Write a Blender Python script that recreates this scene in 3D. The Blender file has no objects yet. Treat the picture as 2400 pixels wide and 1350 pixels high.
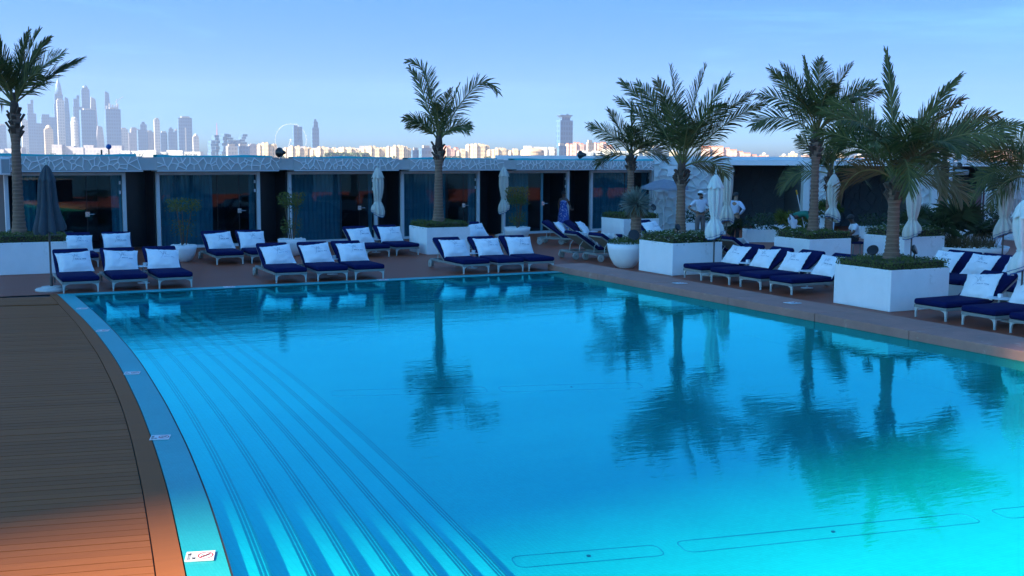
import bpy, math, random
import numpy as np
from mathutils import Vector, Matrix

# ------------------------------------------------------------------ camera, sky, sun, exposure
scene = bpy.context.scene
YAW = math.radians(26.7)
PITCH = math.atan(309.0 / 2650.0)
ROLL = math.atan(0.005)
FWD = Vector((math.sin(YAW) * math.cos(PITCH), math.cos(YAW) * math.cos(PITCH), -math.sin(PITCH)))
RIGHT = Vector((math.cos(YAW), -math.sin(YAW), 0))
UP = RIGHT.cross(FWD)
R2 = RIGHT * math.cos(ROLL) + UP * math.sin(ROLL)
U2 = UP * math.cos(ROLL) - RIGHT * math.sin(ROLL)
cam_data = bpy.data.cameras.new("camera")
cam = bpy.data.objects.new("camera", cam_data)
scene.collection.objects.link(cam)
cam.matrix_world = Matrix(((R2.x, U2.x, -FWD.x, 0), (R2.y, U2.y, -FWD.y, 0), (R2.z, U2.z, -FWD.z, 3.0), (0, 0, 0, 1)))
cam_data.sensor_width = 36.0
cam_data.lens = 36.0 * 2650.0 / 2400.0
cam_data.clip_start = 0.1
cam_data.clip_end = 60000.0
scene.camera = cam

SUN_EL = math.radians(34)
SUN_DIR = Vector((-0.990, -0.139, 0)).normalized() * math.cos(SUN_EL) + Vector((0, 0, math.sin(SUN_EL)))
world = bpy.data.worlds.new("World")
scene.world = world
world.use_nodes = True
wt = world.node_tree
for n_ in list(wt.nodes):
    wt.nodes.remove(n_)
w_out = wt.nodes.new("ShaderNodeOutputWorld")
w_bg = wt.nodes.new("ShaderNodeBackground")
w_sky = wt.nodes.new("ShaderNodeTexSky")
w_sky.sky_type = 'NISHITA'
w_sky.sun_disc = False
w_sky.sun_elevation = SUN_EL
w_sky.sun_rotation = math.atan2(SUN_DIR.x, SUN_DIR.y)
w_sky.altitude = 0
w_sky.air_density = 1.0
w_sky.dust_density = 1.8
w_sky.ozone_density = 3.0
w_bg.inputs['Strength'].default_value = 0.09
SKY_STRETCH = 4.2       # the clear blue comes down low over the sea
tg = wt.nodes.new("ShaderNodeTexCoord")
vm = wt.nodes.new("ShaderNodeVectorMath")
vm.operation = 'MULTIPLY'
vm.inputs[1].default_value = (1, 1, SKY_STRETCH)
vn = wt.nodes.new("ShaderNodeVectorMath")
vn.operation = 'NORMALIZE'
wt.links.new(tg.outputs['Generated'], vm.inputs[0])
wt.links.new(vm.outputs[0], vn.inputs[0])
wt.links.new(vn.outputs[0], w_sky.inputs['Vector'])
# faint cirrus wisps high in the sky
tc = wt.nodes.new("ShaderNodeTexCoord")
mp = wt.nodes.new("ShaderNodeMapping")
mp.inputs['Rotation'].default_value = (0, 0, math.radians(20))
mp.inputs['Scale'].default_value = (2.2, 2.2, 22.0)
nz = wt.nodes.new("ShaderNodeTexNoise")
nz.inputs['Scale'].default_value = 1.3
nz.inputs['Detail'].default_value = 7
nz.inputs['Roughness'].default_value = 0.62
nz.inputs['Distortion'].default_value = 0.6
rp = wt.nodes.new("ShaderNodeValToRGB")
rp.color_ramp.elements[0].position = 0.53
rp.color_ramp.elements[0].color = (0, 0, 0, 1)
rp.color_ramp.elements[1].position = 0.74
rp.color_ramp.elements[1].color = (1, 1, 1, 1)
mx = wt.nodes.new("ShaderNodeMix")
mx.data_type = 'RGBA'
mx.inputs['B'].default_value = (5.2, 5.6, 6.2, 1)
ml = wt.nodes.new("ShaderNodeMath")
ml.operation = 'MULTIPLY'
ml.inputs[1].default_value = 0.24
wt.links.new(tc.outputs['Generated'], mp.inputs['Vector'])
wt.links.new(mp.outputs['Vector'], nz.inputs['Vector'])
wt.links.new(nz.outputs['Fac'], rp.inputs['Fac'])
wt.links.new(rp.outputs['Color'], ml.inputs[0])
wt.links.new(ml.outputs[0], mx.inputs['Factor'])
wt.links.new(w_sky.outputs['Color'], mx.inputs['A'])
tint = wt.nodes.new("ShaderNodeMix")     # the camera's cool white balance
tint.data_type = 'RGBA'
tint.blend_type = 'MULTIPLY'
tint.inputs['Factor'].default_value = 1.0
sz = wt.nodes.new("ShaderNodeSeparateXYZ")      # dusty lavender air low over the horizon
sr = wt.nodes.new("ShaderNodeMapRange")
sr.inputs['From Min'].default_value = 0.0
sr.inputs['From Max'].default_value = 0.14
th = wt.nodes.new("ShaderNodeMix")
th.data_type = 'RGBA'
th.inputs['A'].default_value = (0.26, 0.365, 0.49, 1)
th.inputs['B'].default_value = (0.185, 0.59, 0.90, 1)
wt.links.new(tg.outputs['Generated'], sz.inputs[0])
wt.links.new(sz.outputs['Z'], sr.inputs['Value'])
wt.links.new(sr.outputs['Result'], th.inputs['Factor'])
wt.links.new(th.outputs['Result'], tint.inputs['B'])
wt.links.new(mx.outputs['Result'], tint.inputs['A'])
wt.links.new(tint.outputs['Result'], w_bg.inputs['Color'])
wt.links.new(w_bg.outputs['Background'], w_out.inputs['Surface'])

sun_data = bpy.data.lights.new("sun", 'SUN')
sun_data.energy = 5.0
sun_data.angle = math.radians(0.53)
sun_data.color = (1.0, 0.84, 0.58)
sun = bpy.data.objects.new("sun", sun_data)
scene.collection.objects.link(sun)
sun.rotation_euler = SUN_DIR.to_track_quat('Z', 'Y').to_euler()

scene.view_settings.view_transform = 'Standard'
scene.view_settings.look = 'None'
scene.view_settings.gamma = 1.0
scene.view_settings.exposure = 2.30
scene.render.engine = 'CYCLES'
scene.cycles.use_denoising = True
scene.cycles.max_bounces = 10
scene.cycles.transparent_max_bounces = 16
scene.cycles.volume_bounces = 0
scene.cycles.caustics_reflective = False
scene.cycles.caustics_refractive = False

# ------------------------------------------------------------------ helpers
COL = scene.collection
PI = math.pi


def link(o, parent=None):
    COL.objects.link(o)
    if parent is not None:
        o.parent = parent
    return o


def tag(o, label=None, cat=None, group=None, kind=None):
    if label:
        o["label"] = label
    if cat:
        o["category"] = cat
    if group:
        o["group"] = group
    if kind:
        o["kind"] = kind
    return o


def empty(name, loc=(0, 0, 0), rz=0.0):
    o = bpy.data.objects.new(name, None)
    o.empty_display_size = 0.2
    o.location = loc
    o.rotation_euler = (0, 0, rz)
    return link(o)


def thing(name, label, cat, loc=(0, 0, 0), rz=0.0, group=None):
    return tag(empty(name, loc, rz), label, cat, group)


def copy_tree(o, parent=None):
    c = o.copy()
    COL.objects.link(c)
    c.parent = parent
    for ch in list(o.children):
        copy_tree(ch, c)
    return c


class MB:
    """collects geometry for ONE mesh object"""

    def __init__(s):
        s.v = []
        s.f = []
        s.mi = []
        s.cm = 0

    def add(s, vs, fs):
        b = len(s.v)
        s.v.extend([tuple(p) for p in vs])
        for f in fs:
            s.f.append(tuple(b + i for i in f))
            s.mi.append(s.cm)
        return b

    def box(s, c, d, rz=0.0, rx=0.0, ry=0.0):
        hx, hy, hz = d[0] / 2, d[1] / 2, d[2] / 2
        m = Matrix.Rotation(rz, 3, 'Z') @ Matrix.Rotation(ry, 3, 'Y') @ Matrix.Rotation(rx, 3, 'X')
        vs = []
        for x, y, z in ((-1, -1, -1), (1, -1, -1), (1, 1, -1), (-1, 1, -1), (-1, -1, 1), (1, -1, 1), (1, 1, 1), (-1, 1, 1)):
            p = m @ Vector((x * hx, y * hy, z * hz))
            vs.append((p.x + c[0], p.y + c[1], p.z + c[2]))
        s.add(vs, [(0, 3, 2, 1), (4, 5, 6, 7), (0, 1, 5, 4), (1, 2, 6, 5), (2, 3, 7, 6), (3, 0, 4, 7)])
        return s

    def bar(s, a, b, w, h=None, up=(0, 0, 1)):
        """square bar from a to b"""
        h = w if h is None else h
        a, b = Vector(a), Vector(b)
        t = (b - a).normalized()
        sd = t.cross(Vector(up))
        if sd.length < 1e-4:
            sd = t.cross(Vector((1, 0, 0)))
        sd.normalize()
        n = sd.cross(t)
        vs = []
        for p in (a, b):
            for i, j in ((-1, -1), (1, -1), (1, 1), (-1, 1)):
                vs.append(p + sd * (i * w / 2) + n * (j * h / 2))
        s.add(vs, [(0, 1, 2, 3), (7, 6, 5, 4), (0, 4, 5, 1), (1, 5, 6, 2), (2, 6, 7, 3), (3, 7, 4, 0)])
        return s

    def tube(s, pts, r, n=8, cap=True):
        pts = [Vector(p) for p in pts]
        if not isinstance(r, (list, tuple)):
            r = [r] * len(pts)
        rings = []
        prev = None
        for i, p in enumerate(pts):
            t = (pts[min(i + 1, len(pts) - 1)] - pts[max(i - 1, 0)]).normalized()
            if prev is None:
                sd = t.cross(Vector((0, 0, 1)))
                if sd.length < 1e-3:
                    sd = Vector((1, 0, 0))
            else:
                sd = prev - t * prev.dot(t)
            sd.normalize()
            prev = sd
            up = t.cross(sd)
            rings.append([p + (sd * math.cos(2 * PI * k / n) + up * math.sin(2 * PI * k / n)) * r[i] for k in range(n)])
        vs = [q for rg in rings for q in rg]
        fs = []
        for i in range(len(pts) - 1):
            for k in range(n):
                k2 = (k + 1) % n
                fs.append((i * n + k, i * n + k2, (i + 1) * n + k2, (i + 1) * n + k))
        if cap:
            fs.append(tuple(range(n - 1, -1, -1)))
            fs.append(tuple((len(pts) - 1) * n + k for k in range(n)))
        s.add(vs, fs)
        return s

    def lathe(s, prof, n=20, c=(0, 0, 0), rad=None, cap=True):
        vs = []
        for r, z in prof:
            for k in range(n):
                a = 2 * PI * k / n
                rr = r if rad is None else rad(r, z, a)
                vs.append((c[0] + rr * math.cos(a), c[1] + rr * math.sin(a), c[2] + z))
        fs = []
        for i in range(len(prof) - 1):
            for k in range(n):
                k2 = (k + 1) % n
                fs.append((i * n + k, i * n + k2, (i + 1) * n + k2, (i + 1) * n + k))
        if cap:
            fs.append(tuple(range(n - 1, -1, -1)))
            fs.append(tuple((len(prof) - 1) * n + k for k in range(n)))
        s.add(vs, fs)
        return s

    def prism(s, poly, z0, z1):
        n = len(poly)
        vs = [(x, y, z0) for x, y in poly] + [(x, y, z1) for x, y in poly]
        fs = [tuple(range(n - 1, -1, -1)), tuple(range(n, 2 * n))]
        for i in range(n):
            j = (i + 1) % n
            fs.append((i, j, n + j, n + i))
        s.add(vs, fs)
        return s

    def mesh(s, name, mat, smooth=False):
        me = bpy.data.meshes.new(name)
        me.from_pydata(s.v, [], s.f)
        mats = mat if isinstance(mat, (list, tuple)) else [mat]
        for m in mats:
            me.materials.append(m)
        if len(mats) > 1:
            me.polygons.foreach_set("material_index", s.mi)
        if smooth:
            me.polygons.foreach_set("use_smooth", [True] * len(me.polygons))
        me.validate()
        me.update()
        return me

    def build(s, name, mat, parent=None, smooth=False, loc=None, rz=None):
        o = bpy.data.objects.new(name, s.mesh(name, mat, smooth))
        link(o, parent)
        if loc is not None:
            o.location = loc
        if rz is not None:
            o.rotation_euler = (0, 0, rz)
        return o


def bevel(o, w=0.01, seg=2):
    m = o.modifiers.new("bevel", 'BEVEL')
    m.width = w
    m.segments = seg
    m.limit_method = 'ANGLE'
    m.angle_limit = math.radians(40)
    return o


def city(lat, dep, z=0.0):
    """a spot so many metres to the right of and ahead of the terrace, along the view axis"""
    return (lat * math.cos(YAW) + dep * math.sin(YAW), -lat * math.sin(YAW) + dep * math.cos(YAW), z)


def voronoi_edges(w, h, seeds):
    """edges of the cells of seeds in the rectangle w x h"""
    out = {}
    for i, (px, py) in enumerate(seeds):
        poly = [(0, 0, None), (w, 0, None), (w, h, None), (0, h, None)]
        for j, (qx, qy) in enumerate(seeds):
            if i == j:
                continue
            nx, ny = qx - px, qy - py
            c = (qx * qx + qy * qy - px * px - py * py) / 2
            new = []
            m = len(poly)
            for k in range(m):
                a, b = poly[k], poly[(k + 1) % m]
                da, db = a[0] * nx + a[1] * ny - c, b[0] * nx + b[1] * ny - c
                if da <= 0:
                    new.append(a)
                if (da < 0 < db) or (db < 0 < da):
                    t = da / (da - db)
                    new.append((a[0] + (b[0] - a[0]) * t, a[1] + (b[1] - a[1]) * t, j if da < 0 else a[2]))
            # relabel edges: the edge that starts at a vertex carries its neighbour
            poly = []
            for k, a in enumerate(new):
                poly.append(a)
            if len(poly) < 3:
                break
        m = len(poly)
        for k in range(m):
            a, b = poly[k], poly[(k + 1) % m]
            onb = any(abs(a[t] - lim) < 1e-6 and abs(b[t] - lim) < 1e-6 for t, lim in ((0, 0), (0, w), (1, 0), (1, h)))
            if onb:
                continue
            key = tuple(sorted(((round(a[0], 3), round(a[1], 3)), (round(b[0], 3), round(b[1], 3)))))
            if (key[0][0] - key[1][0]) ** 2 + (key[0][1] - key[1][1]) ** 2 > 1e-5:
                out[key] = 1
    return list(out.keys())


# ------------------------------------------------------------------ materials
def new_mat(name):
    m = bpy.data.materials.new(name)
    m.use_nodes = True
    nt = m.node_tree
    return m, nt, nt.nodes["Principled BSDF"]


def mat(name, col, rough=0.6, var=0.12, scale=6.0, metal=0.0, bump=0.0, bscale=None, spec=0.5, stretch=None, wear=None):
    """principled paint / stone / fabric with noise variation and fine relief"""
    m, nt, b = new_mat(name)
    b.inputs['Roughness'].default_value = rough
    b.inputs['Metallic'].default_value = metal
    b.inputs['Specular IOR Level'].default_value = spec
    t = nt.nodes.new("ShaderNodeTexCoord")
    mpp = nt.nodes.new("ShaderNodeMapping")
    if stretch:
        mpp.inputs['Scale'].default_value = stretch
    nt.links.new(t.outputs['Object'], mpp.inputs['Vector'])
    n1 = nt.nodes.new("ShaderNodeTexNoise")
    n1.inputs['Scale'].default_value = scale
    n1.inputs['Detail'].default_value = 6
    n1.inputs['Roughness'].default_value = 0.65
    nt.links.new(mpp.outputs['Vector'], n1.inputs['Vector'])
    r = nt.nodes.new("ShaderNodeValToRGB")
    r.color_ramp.elements[0].position = 0.3
    r.color_ramp.elements[1].position = 0.7
    lo = [max(0, c * (1 - var)) for c in col]
    hi = [min(1, c * (1 + var)) for c in col]
    r.color_ramp.elements[0].color = (*lo, 1)
    r.color_ramp.elements[1].color = (*hi, 1)
    nt.links.new(n1.outputs['Fac'], r.inputs['Fac'])
    last = r.outputs['Color']
    if wear:
        n3 = nt.nodes.new("ShaderNodeTexNoise")
        n3.inputs['Scale'].default_value = wear[1]
        n3.inputs['Detail'].default_value = 8
        n3.inputs['Roughness'].default_value = 0.75
        nt.links.new(t.outputs['Object'], n3.inputs['Vector'])
        r3 = nt.nodes.new("ShaderNodeValToRGB")
        r3.color_ramp.elements[0].position = wear[2]
        r3.color_ramp.elements[0].color = (0, 0, 0, 1)
        r3.color_ramp.elements[1].position = wear[2] + 0.12
        r3.color_ramp.elements[1].color = (1, 1, 1, 1)
        nt.links.new(n3.outputs['Fac'], r3.inputs['Fac'])
        mxx = nt.nodes.new("ShaderNodeMix")
        mxx.data_type = 'RGBA'
        mxx.inputs['B'].default_value = (*wear[0], 1)
        nt.links.new(r3.outputs['Color'], mxx.inputs['Factor'])
        nt.links.new(last, mxx.inputs['A'])
        last = mxx.outputs['Result']
    nt.links.new(last, b.inputs['Base Color'])
    rr = nt.nodes.new("ShaderNodeMapRange")
    rr.inputs['To Min'].default_value = max(0.02, rough - 0.08)
    rr.inputs['To Max'].default_value = min(1, rough + 0.08)
    nt.links.new(n1.outputs['Fac'], rr.inputs['Value'])
    nt.links.new(rr.outputs['Result'], b.inputs['Roughness'])
    if bump > 0:
        n2 = nt.nodes.new("ShaderNodeTexNoise")
        n2.inputs['Scale'].default_value = bscale or scale * 8
        n2.inputs['Detail'].default_value = 4
        nt.links.new(mpp.outputs['Vector'], n2.inputs['Vector'])
        bp = nt.nodes.new("ShaderNodeBump")
        bp.inputs['Strength'].default_value = bump
        bp.inputs['Distance'].default_value = 0.01
        nt.links.new(n2.outputs['Fac'], bp.inputs['Height'])
        nt.links.new(bp.outputs['Normal'], b.inputs['Normal'])
    return m


def leaf_mat(name, col, col2, scale=4.0, trans=0.25, rough=0.5):
    """foliage: two-tone, slightly translucent"""
    m, nt, b = new_mat(name)
    b.inputs['Roughness'].default_value = rough
    b.inputs['Specular IOR Level'].default_value = 0.35
    g = nt.nodes.new("ShaderNodeNewGeometry")
    t = nt.nodes.new("ShaderNodeTexCoord")
    n1 = nt.nodes.new("ShaderNodeTexNoise")
    n1.inputs['Scale'].default_value = scale
    n1.inputs['Detail'].default_value = 3
    nt.links.new(t.outputs['Object'], n1.inputs['Vector'])
    ad = nt.nodes.new("ShaderNodeMath")
    ad.operation = 'ADD'
    mu = nt.nodes.new("ShaderNodeMath")
    mu.operation = 'MULTIPLY'
    mu.inputs[1].default_value = 0.55
    nt.links.new(g.outputs['Random Per Island'], mu.inputs[0])
    nt.links.new(mu.outputs[0], ad.inputs[0])
    nt.links.new(n1.outputs['Fac'], ad.inputs[1])
    r = nt.nodes.new("ShaderNodeValToRGB")
    r.color_ramp.elements[0].position = 0.35
    r.color_ramp.elements[1].position = 1.05
    r.color_ramp.elements[0].color = (*col, 1)
    r.color_ramp.elements[1].color = (*col2, 1)
    nt.links.new(ad.outputs[0], r.inputs['Fac'])
    nt.links.new(r.outputs['Color'], b.inputs['Base Color'])
    tr = nt.nodes.new("ShaderNodeBsdfTranslucent")
    nt.links.new(r.outputs['Color'], tr.inputs['Color'])
    ms = nt.nodes.new("ShaderNodeMixShader")
    ms.inputs['Fac'].default_value = trans
    nt.links.new(b.outputs[0], ms.inputs[1])
    nt.links.new(tr.outputs[0], ms.inputs[2])
    nt.links.new(ms.outputs[0], nt.nodes["Material Output"].inputs['Surface'])
    return m


def glass_mat(name, tint, ior=1.5, rough=0.0, bump=None, sheen=(1, 1, 1), grazing=5.0):
    """see-through pane: mirror by Fresnel, otherwise tinted clear"""
    m = bpy.data.materials.new(name)
    m.use_nodes = True
    nt = m.node_tree
    nt.nodes.remove(nt.nodes["Principled BSDF"])
    f0 = ((ior - 1) / (ior + 1)) ** 2
    fr = nt.nodes.new("ShaderNodeLayerWeight")
    fr.inputs['Blend'].default_value = 0.5
    pw = nt.nodes.new("ShaderNodeMath")
    pw.operation = 'POWER'
    pw.inputs[1].default_value = grazing
    nt.links.new(fr.outputs['Facing'], pw.inputs[0])
    sch = nt.nodes.new("ShaderNodeMath")
    sch.operation = 'MULTIPLY_ADD'
    sch.inputs[1].default_value = 1 - f0
    sch.inputs[2].default_value = f0
    nt.links.new(pw.outputs[0], sch.inputs[0])
    gl = nt.nodes.new("ShaderNodeBsdfGlossy")
    gl.inputs['Roughness'].default_value = rough
    gl.inputs['Color'].default_value = (*sheen, 1)
    tr = nt.nodes.new("ShaderNodeBsdfTransparent")
    tr.inputs['Color'].default_value = (*tint, 1)
    ms = nt.nodes.new("ShaderNodeMixShader")
    nt.links.new(sch.outputs[0], ms.inputs['Fac'])
    nt.links.new(tr.outputs[0], ms.inputs[1])
    nt.links.new(gl.outputs[0], ms.inputs[2])
    nt.links.new(ms.outputs[0], nt.nodes["Material Output"].inputs['Surface'])
    if bump:
        t = nt.nodes.new("ShaderNodeTexCoord")
        hs = []
        for sc, st, mpscale, det in bump:
            mpp = nt.nodes.new("ShaderNodeMapping")
            mpp.inputs['Scale'].default_value = mpscale
            mpp.inputs['Rotation'].default_value = (0, 0, math.radians(26.7))
            nt.links.new(t.outputs['Object'], mpp.inputs['Vector'])
            n1 = nt.nodes.new("ShaderNodeTexNoise")
            n1.inputs['Scale'].default_value = sc
            n1.inputs['Detail'].default_value = det
            n1.inputs['Roughness'].default_value = 0.5
            nt.links.new(mpp.outputs['Vector'], n1.inputs['Vector'])
            mu = nt.nodes.new("ShaderNodeMath")
            mu.operation = 'MULTIPLY'
            mu.inputs[1].default_value = st
            nt.links.new(n1.outputs['Fac'], mu.inputs[0])
            hs.append(mu.outputs[0])
        while len(hs) > 1:
            ad = nt.nodes.new("ShaderNodeMath")
            ad.operation = 'ADD'
            nt.links.new(hs[0], ad.inputs[0])
            nt.links.new(hs[1], ad.inputs[1])
            hs = [ad.outputs[0]] + hs[2:]
        bp = nt.nodes.new("ShaderNodeBump")
        bp.inputs['Strength'].default_value = 1.0
        bp.inputs['Distance'].default_value = 1.0
        nt.links.new(hs[0], bp.inputs['Height'])
        nt.links.new(bp.outputs['Normal'], fr.inputs['Normal'])
        nt.links.new(bp.outputs['Normal'], gl.inputs['Normal'])
    return m


def tile_mat(name, c1, c2, grout, size, rough=0.3, big=0.25):
    """small mosaic tiles with broad uneven tone"""
    m, nt, b = new_mat(name)
    b.inputs['Roughness'].default_value = rough
    t = nt.nodes.new("ShaderNodeTexCoord")
    br = nt.nodes.new("ShaderNodeTexBrick")
    br.offset = 0.0
    br.inputs['Color1'].default_value = (*c1, 1)
    br.inputs['Color2'].default_value = (*c2, 1)
    br.inputs['Mortar'].default_value = (*grout, 1)
    br.inputs['Scale'].default_value = 1.0 / size
    br.inputs['Mortar Size'].default_value = 0.03
    br.inputs['Brick Width'].default_value = 1.0
    br.inputs['Row Height'].default_value = 1.0
    nt.links.new(t.outputs['Object'], br.inputs['Vector'])
    n1 = nt.nodes.new("ShaderNodeTexNoise")
    n1.inputs['Scale'].default_value = 0.8
    n1.inputs['Detail'].default_value = 5
    nt.links.new(t.outputs['Object'], n1.inputs['Vector'])
    mr = nt.nodes.new("ShaderNodeMapRange")
    mr.inputs['From Min'].default_value = 0.3
    mr.inputs['From Max'].default_value = 0.7
    mr.inputs['To Min'].default_value = 1 - big
    mr.inputs['To Max'].default_value = 1.0
    nt.links.new(n1.outputs['Fac'], mr.inputs['Value'])
    mxx = nt.nodes.new("ShaderNodeMix")
    mxx.data_type = 'RGBA'
    mxx.blend_type = 'MULTIPLY'
    mxx.inputs['Factor'].default_value = 1.0
    nt.links.new(br.outputs['Color'], mxx.inputs['A'])
    nt.links.new(mr.outputs['Result'], mxx.inputs['B'])
    nt.links.new(mxx.outputs['Result'], b.inputs['Base Color'])
    return m


M = {}
M['deck'] = mat('deck_board', (0.30, 0.098, 0.034), 0.55, 0.10, 3.0, spec=0.06, bump=0.05, stretch=(0.25, 6, 1), wear=((0.30, 0.17, 0.12), 2.5, 0.66))
M['deck_far'] = mat('deck_sheet', (0.29, 0.072, 0.034), 0.45, 0.12, 1.5, spec=0.16, bump=0.03, stretch=(0.4, 5, 1), wear=((0.24, 0.15, 0.12), 1.7, 0.62))
_nt = M['deck'].node_tree      # every board has a tone of its own
_b = _nt.nodes["Principled BSDF"]
_src = _b.inputs['Base Color'].links[0].from_socket
_oi = _nt.nodes.new("ShaderNodeObjectInfo")
_mr = _nt.nodes.new("ShaderNodeMapRange")
_mr.inputs['To Min'].default_value = 0.92
_mr.inputs['To Max'].default_value = 1.07
_nt.links.new(_oi.outputs['Random'], _mr.inputs['Value'])
_m = _nt.nodes.new("ShaderNodeMix")
_m.data_type = 'RGBA'
_m.blend_type = 'MULTIPLY'
_m.inputs['Factor'].default_value = 1.0
_nt.links.new(_src, _m.inputs['A'])
_nt.links.new(_mr.outputs['Result'], _m.inputs['B'])
_nt.links.new(_m.outputs['Result'], _b.inputs['Base Color'])
M['gap'] = mat('deck_joint', (0.02, 0.016, 0.014), 0.8)
M['strip'] = tile_mat('edge_tile', (0.010, 0.40, 0.42), (0.018, 0.44, 0.46), (0.01, 0.30, 0.33), 0.025, 0.5, 0.15)
M['pool'] = tile_mat('pool_tile', (0.008, 0.47, 0.47), (0.014, 0.52, 0.52), (0.008, 0.31, 0.33), 0.05, 0.4, 0.12)
M['step'] = tile_mat('step_tile', (0.03, 0.62, 0.62), (0.045, 0.67, 0.67), (0.02, 0.45, 0.47), 0.05, 0.4, 0.10)
M['nose_shade'] = tile_mat('nosing_shade_tile', (0.006, 0.14, 0.19), (0.01, 0.17, 0.22), (0.006, 0.10, 0.15), 0.05, 0.4, 0.2)
M['coping'] = mat('coping_stone', (0.40, 0.185, 0.135), 0.65, 0.16, 2.2, bump=0.15, bscale=40, wear=((0.52, 0.40, 0.30), 3.0, 0.60))
M['white'] = mat('white_render', (0.88, 0.88, 0.88), 0.75, 0.04, 3.0, bump=0.10, bscale=40, wear=((0.66, 0.65, 0.62), 1.6, 0.60))
M['outlet'] = mat('outlet_rim', (0.01, 0.20, 0.28), 0.6, 0.3, 3.0)
M['white_fr'] = mat('white_metal_paint', (0.62, 0.66, 0.68), 0.4, 0.05, 3.0)
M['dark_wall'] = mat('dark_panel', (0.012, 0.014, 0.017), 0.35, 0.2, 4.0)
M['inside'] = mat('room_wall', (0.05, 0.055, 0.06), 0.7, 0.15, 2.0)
M['curtain'] = mat('curtain_cloth', (0.11, 0.27, 0.32), 0.9, 0.15, 5.0, stretch=(8, 8, 0.3))
M['fascia_back'] = mat('fascia_panel', (0.50, 0.52, 0.50), 0.7, 0.08, 2.0)
M['lattice'] = mat('lattice_paint', (0.88, 0.88, 0.87), 0.6, 0.04, 3.0)
M['turq'] = mat('turquoise_roofing', (0.03, 0.50, 0.52), 0.5, 0.12, 1.0)
M['roof'] = mat('roof_sheet', (0.45, 0.47, 0.48), 0.7, 0.08, 1.0)
M['grey_wall'] = mat('grey_render', (0.34, 0.37, 0.38), 0.8, 0.07, 2.0, bump=0.1)
M['leafwall'] = mat('leaf_relief_render', (0.66, 0.68, 0.68), 0.75, 0.05, 2.0, bump=0.06)
M['cabglass'] = glass_mat('cabana_glass', (0.56, 0.76, 0.80), 1.3)
M['recess'] = mat('shaded_leaf_render', (0.085, 0.105, 0.115), 0.85, 0.07, 2.0, bump=0.1)  # leaf-wall render with the shade of the recess put into its colour
M['steel'] = mat('polished_steel', (0.6, 0.6, 0.6), 0.2, 0.05, 5, metal=1.0)
M['navy'] = mat('navy_cushion', (0.004, 0.009, 0.062), 0.95, 0.15, 8.0, bump=0.12, bscale=150, spec=0.1)
M['frame'] = mat('lounger_frame', (0.24, 0.26, 0.24), 0.5, 0.08, 6.0)
M['leg'] = mat('lounger_leg', (0.52, 0.55, 0.52), 0.4, 0.06, 6.0)
M['sling'] = mat('sling_fabric', (0.20, 0.19, 0.16), 0.85, 0.10, 9.0, bump=0.1, bscale=200)
M['wheel'] = mat('wheel_plastic', (0.36, 0.37, 0.34), 0.5, 0.08, 9.0)
M['pillow'] = mat('pillow_linen', (0.86, 0.87, 0.88), 0.9, 0.04, 8.0, bump=0.15, bscale=30)
M['print'] = mat('navy_print', (0.16, 0.20, 0.30), 0.8, 0.1)
M['table'] = mat('table_enamel', (0.74, 0.75, 0.76), 0.35, 0.04)
M['cup'] = mat('box_white', (0.78, 0.78, 0.78), 0.4, 0.03)
M['canvas'] = mat('canvas_cream', (0.60, 0.57, 0.50), 0.9, 0.07, 5.0, bump=0.1, bscale=60)
M['canvas_pale'] = mat('canvas_pale', (0.70, 0.72, 0.68), 0.9, 0.06, 5.0, bump=0.1, bscale=60)
M['canvas_pink'] = mat('canvas_sandy', (0.52, 0.42, 0.40), 0.9, 0.08, 5.0, bump=0.1, bscale=60)
M['canvas_dark'] = mat('canvas_slate', (0.045, 0.062, 0.075), 0.9, 0.12, 5.0, bump=0.1, bscale=60)
M['canvas_grey'] = mat('canvas_grey', (0.24, 0.25, 0.29), 0.9, 0.08, 5.0)
M['trim'] = mat('blue_trim', (0.02, 0.10, 0.30), 0.8, 0.1)
M['pole'] = mat('pole_bronze', (0.10, 0.075, 0.07), 0.45, 0.1)
M['pole_w'] = mat('pole_white', (0.65, 0.67, 0.69), 0.4, 0.05)
M['maroon'] = mat('maroon_cover', (0.12, 0.045, 0.06), 0.7, 0.1)
M['concrete'] = mat('pale_concrete', (0.55, 0.54, 0.52), 0.8, 0.1, 8.0, bump=0.2)
M['pebble'] = mat('white_pebble', (0.76, 0.75, 0.72), 0.6, 0.10, 12.0)
M['soil'] = mat('soil', (0.05, 0.035, 0.025), 0.95, 0.3, 8.0)
M['bark'] = mat('palm_bark', (0.20, 0.115, 0.075), 0.85, 0.35, 5.0, bump=0.6, bscale=25, stretch=(1, 1, 5))
_nt = M['bark'].node_tree      # pale ring scars round the trunk
_b = _nt.nodes["Principled BSDF"]
_src = _b.inputs['Base Color'].links[0].from_socket
_w = _nt.nodes.new("ShaderNodeTexWave")
_w.bands_direction = 'Z'
_w.inputs['Scale'].default_value = 3.4
_w.inputs['Distortion'].default_value = 2.2
_w.inputs['Detail'].default_value = 3
_t = _nt.nodes.new("ShaderNodeTexCoord")
_nt.links.new(_t.outputs['Object'], _w.inputs['Vector'])
_r = _nt.nodes.new("ShaderNodeValToRGB")
_r.color_ramp.elements[0].position = 0.72
_r.color_ramp.elements[0].color = (0, 0, 0, 1)
_r.color_ramp.elements[1].position = 0.95
_r.color_ramp.elements[1].color = (0.55, 0.55, 0.55, 1)
_nt.links.new(_w.outputs['Fac'], _r.inputs['Fac'])
_m = _nt.nodes.new("ShaderNodeMix")
_m.data_type = 'RGBA'
_m.inputs['B'].default_value = (0.32, 0.21, 0.15, 1)
_nt.links.new(_r.outputs['Color'], _m.inputs['Factor'])
_nt.links.new(_src, _m.inputs['A'])
_nt.links.new(_m.outputs['Result'], _b.inputs['Base Color'])
M['boot'] = mat('palm_leaf_base', (0.085, 0.055, 0.04), 0.9, 0.35, 9.0, bump=0.5, bscale=30)
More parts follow.
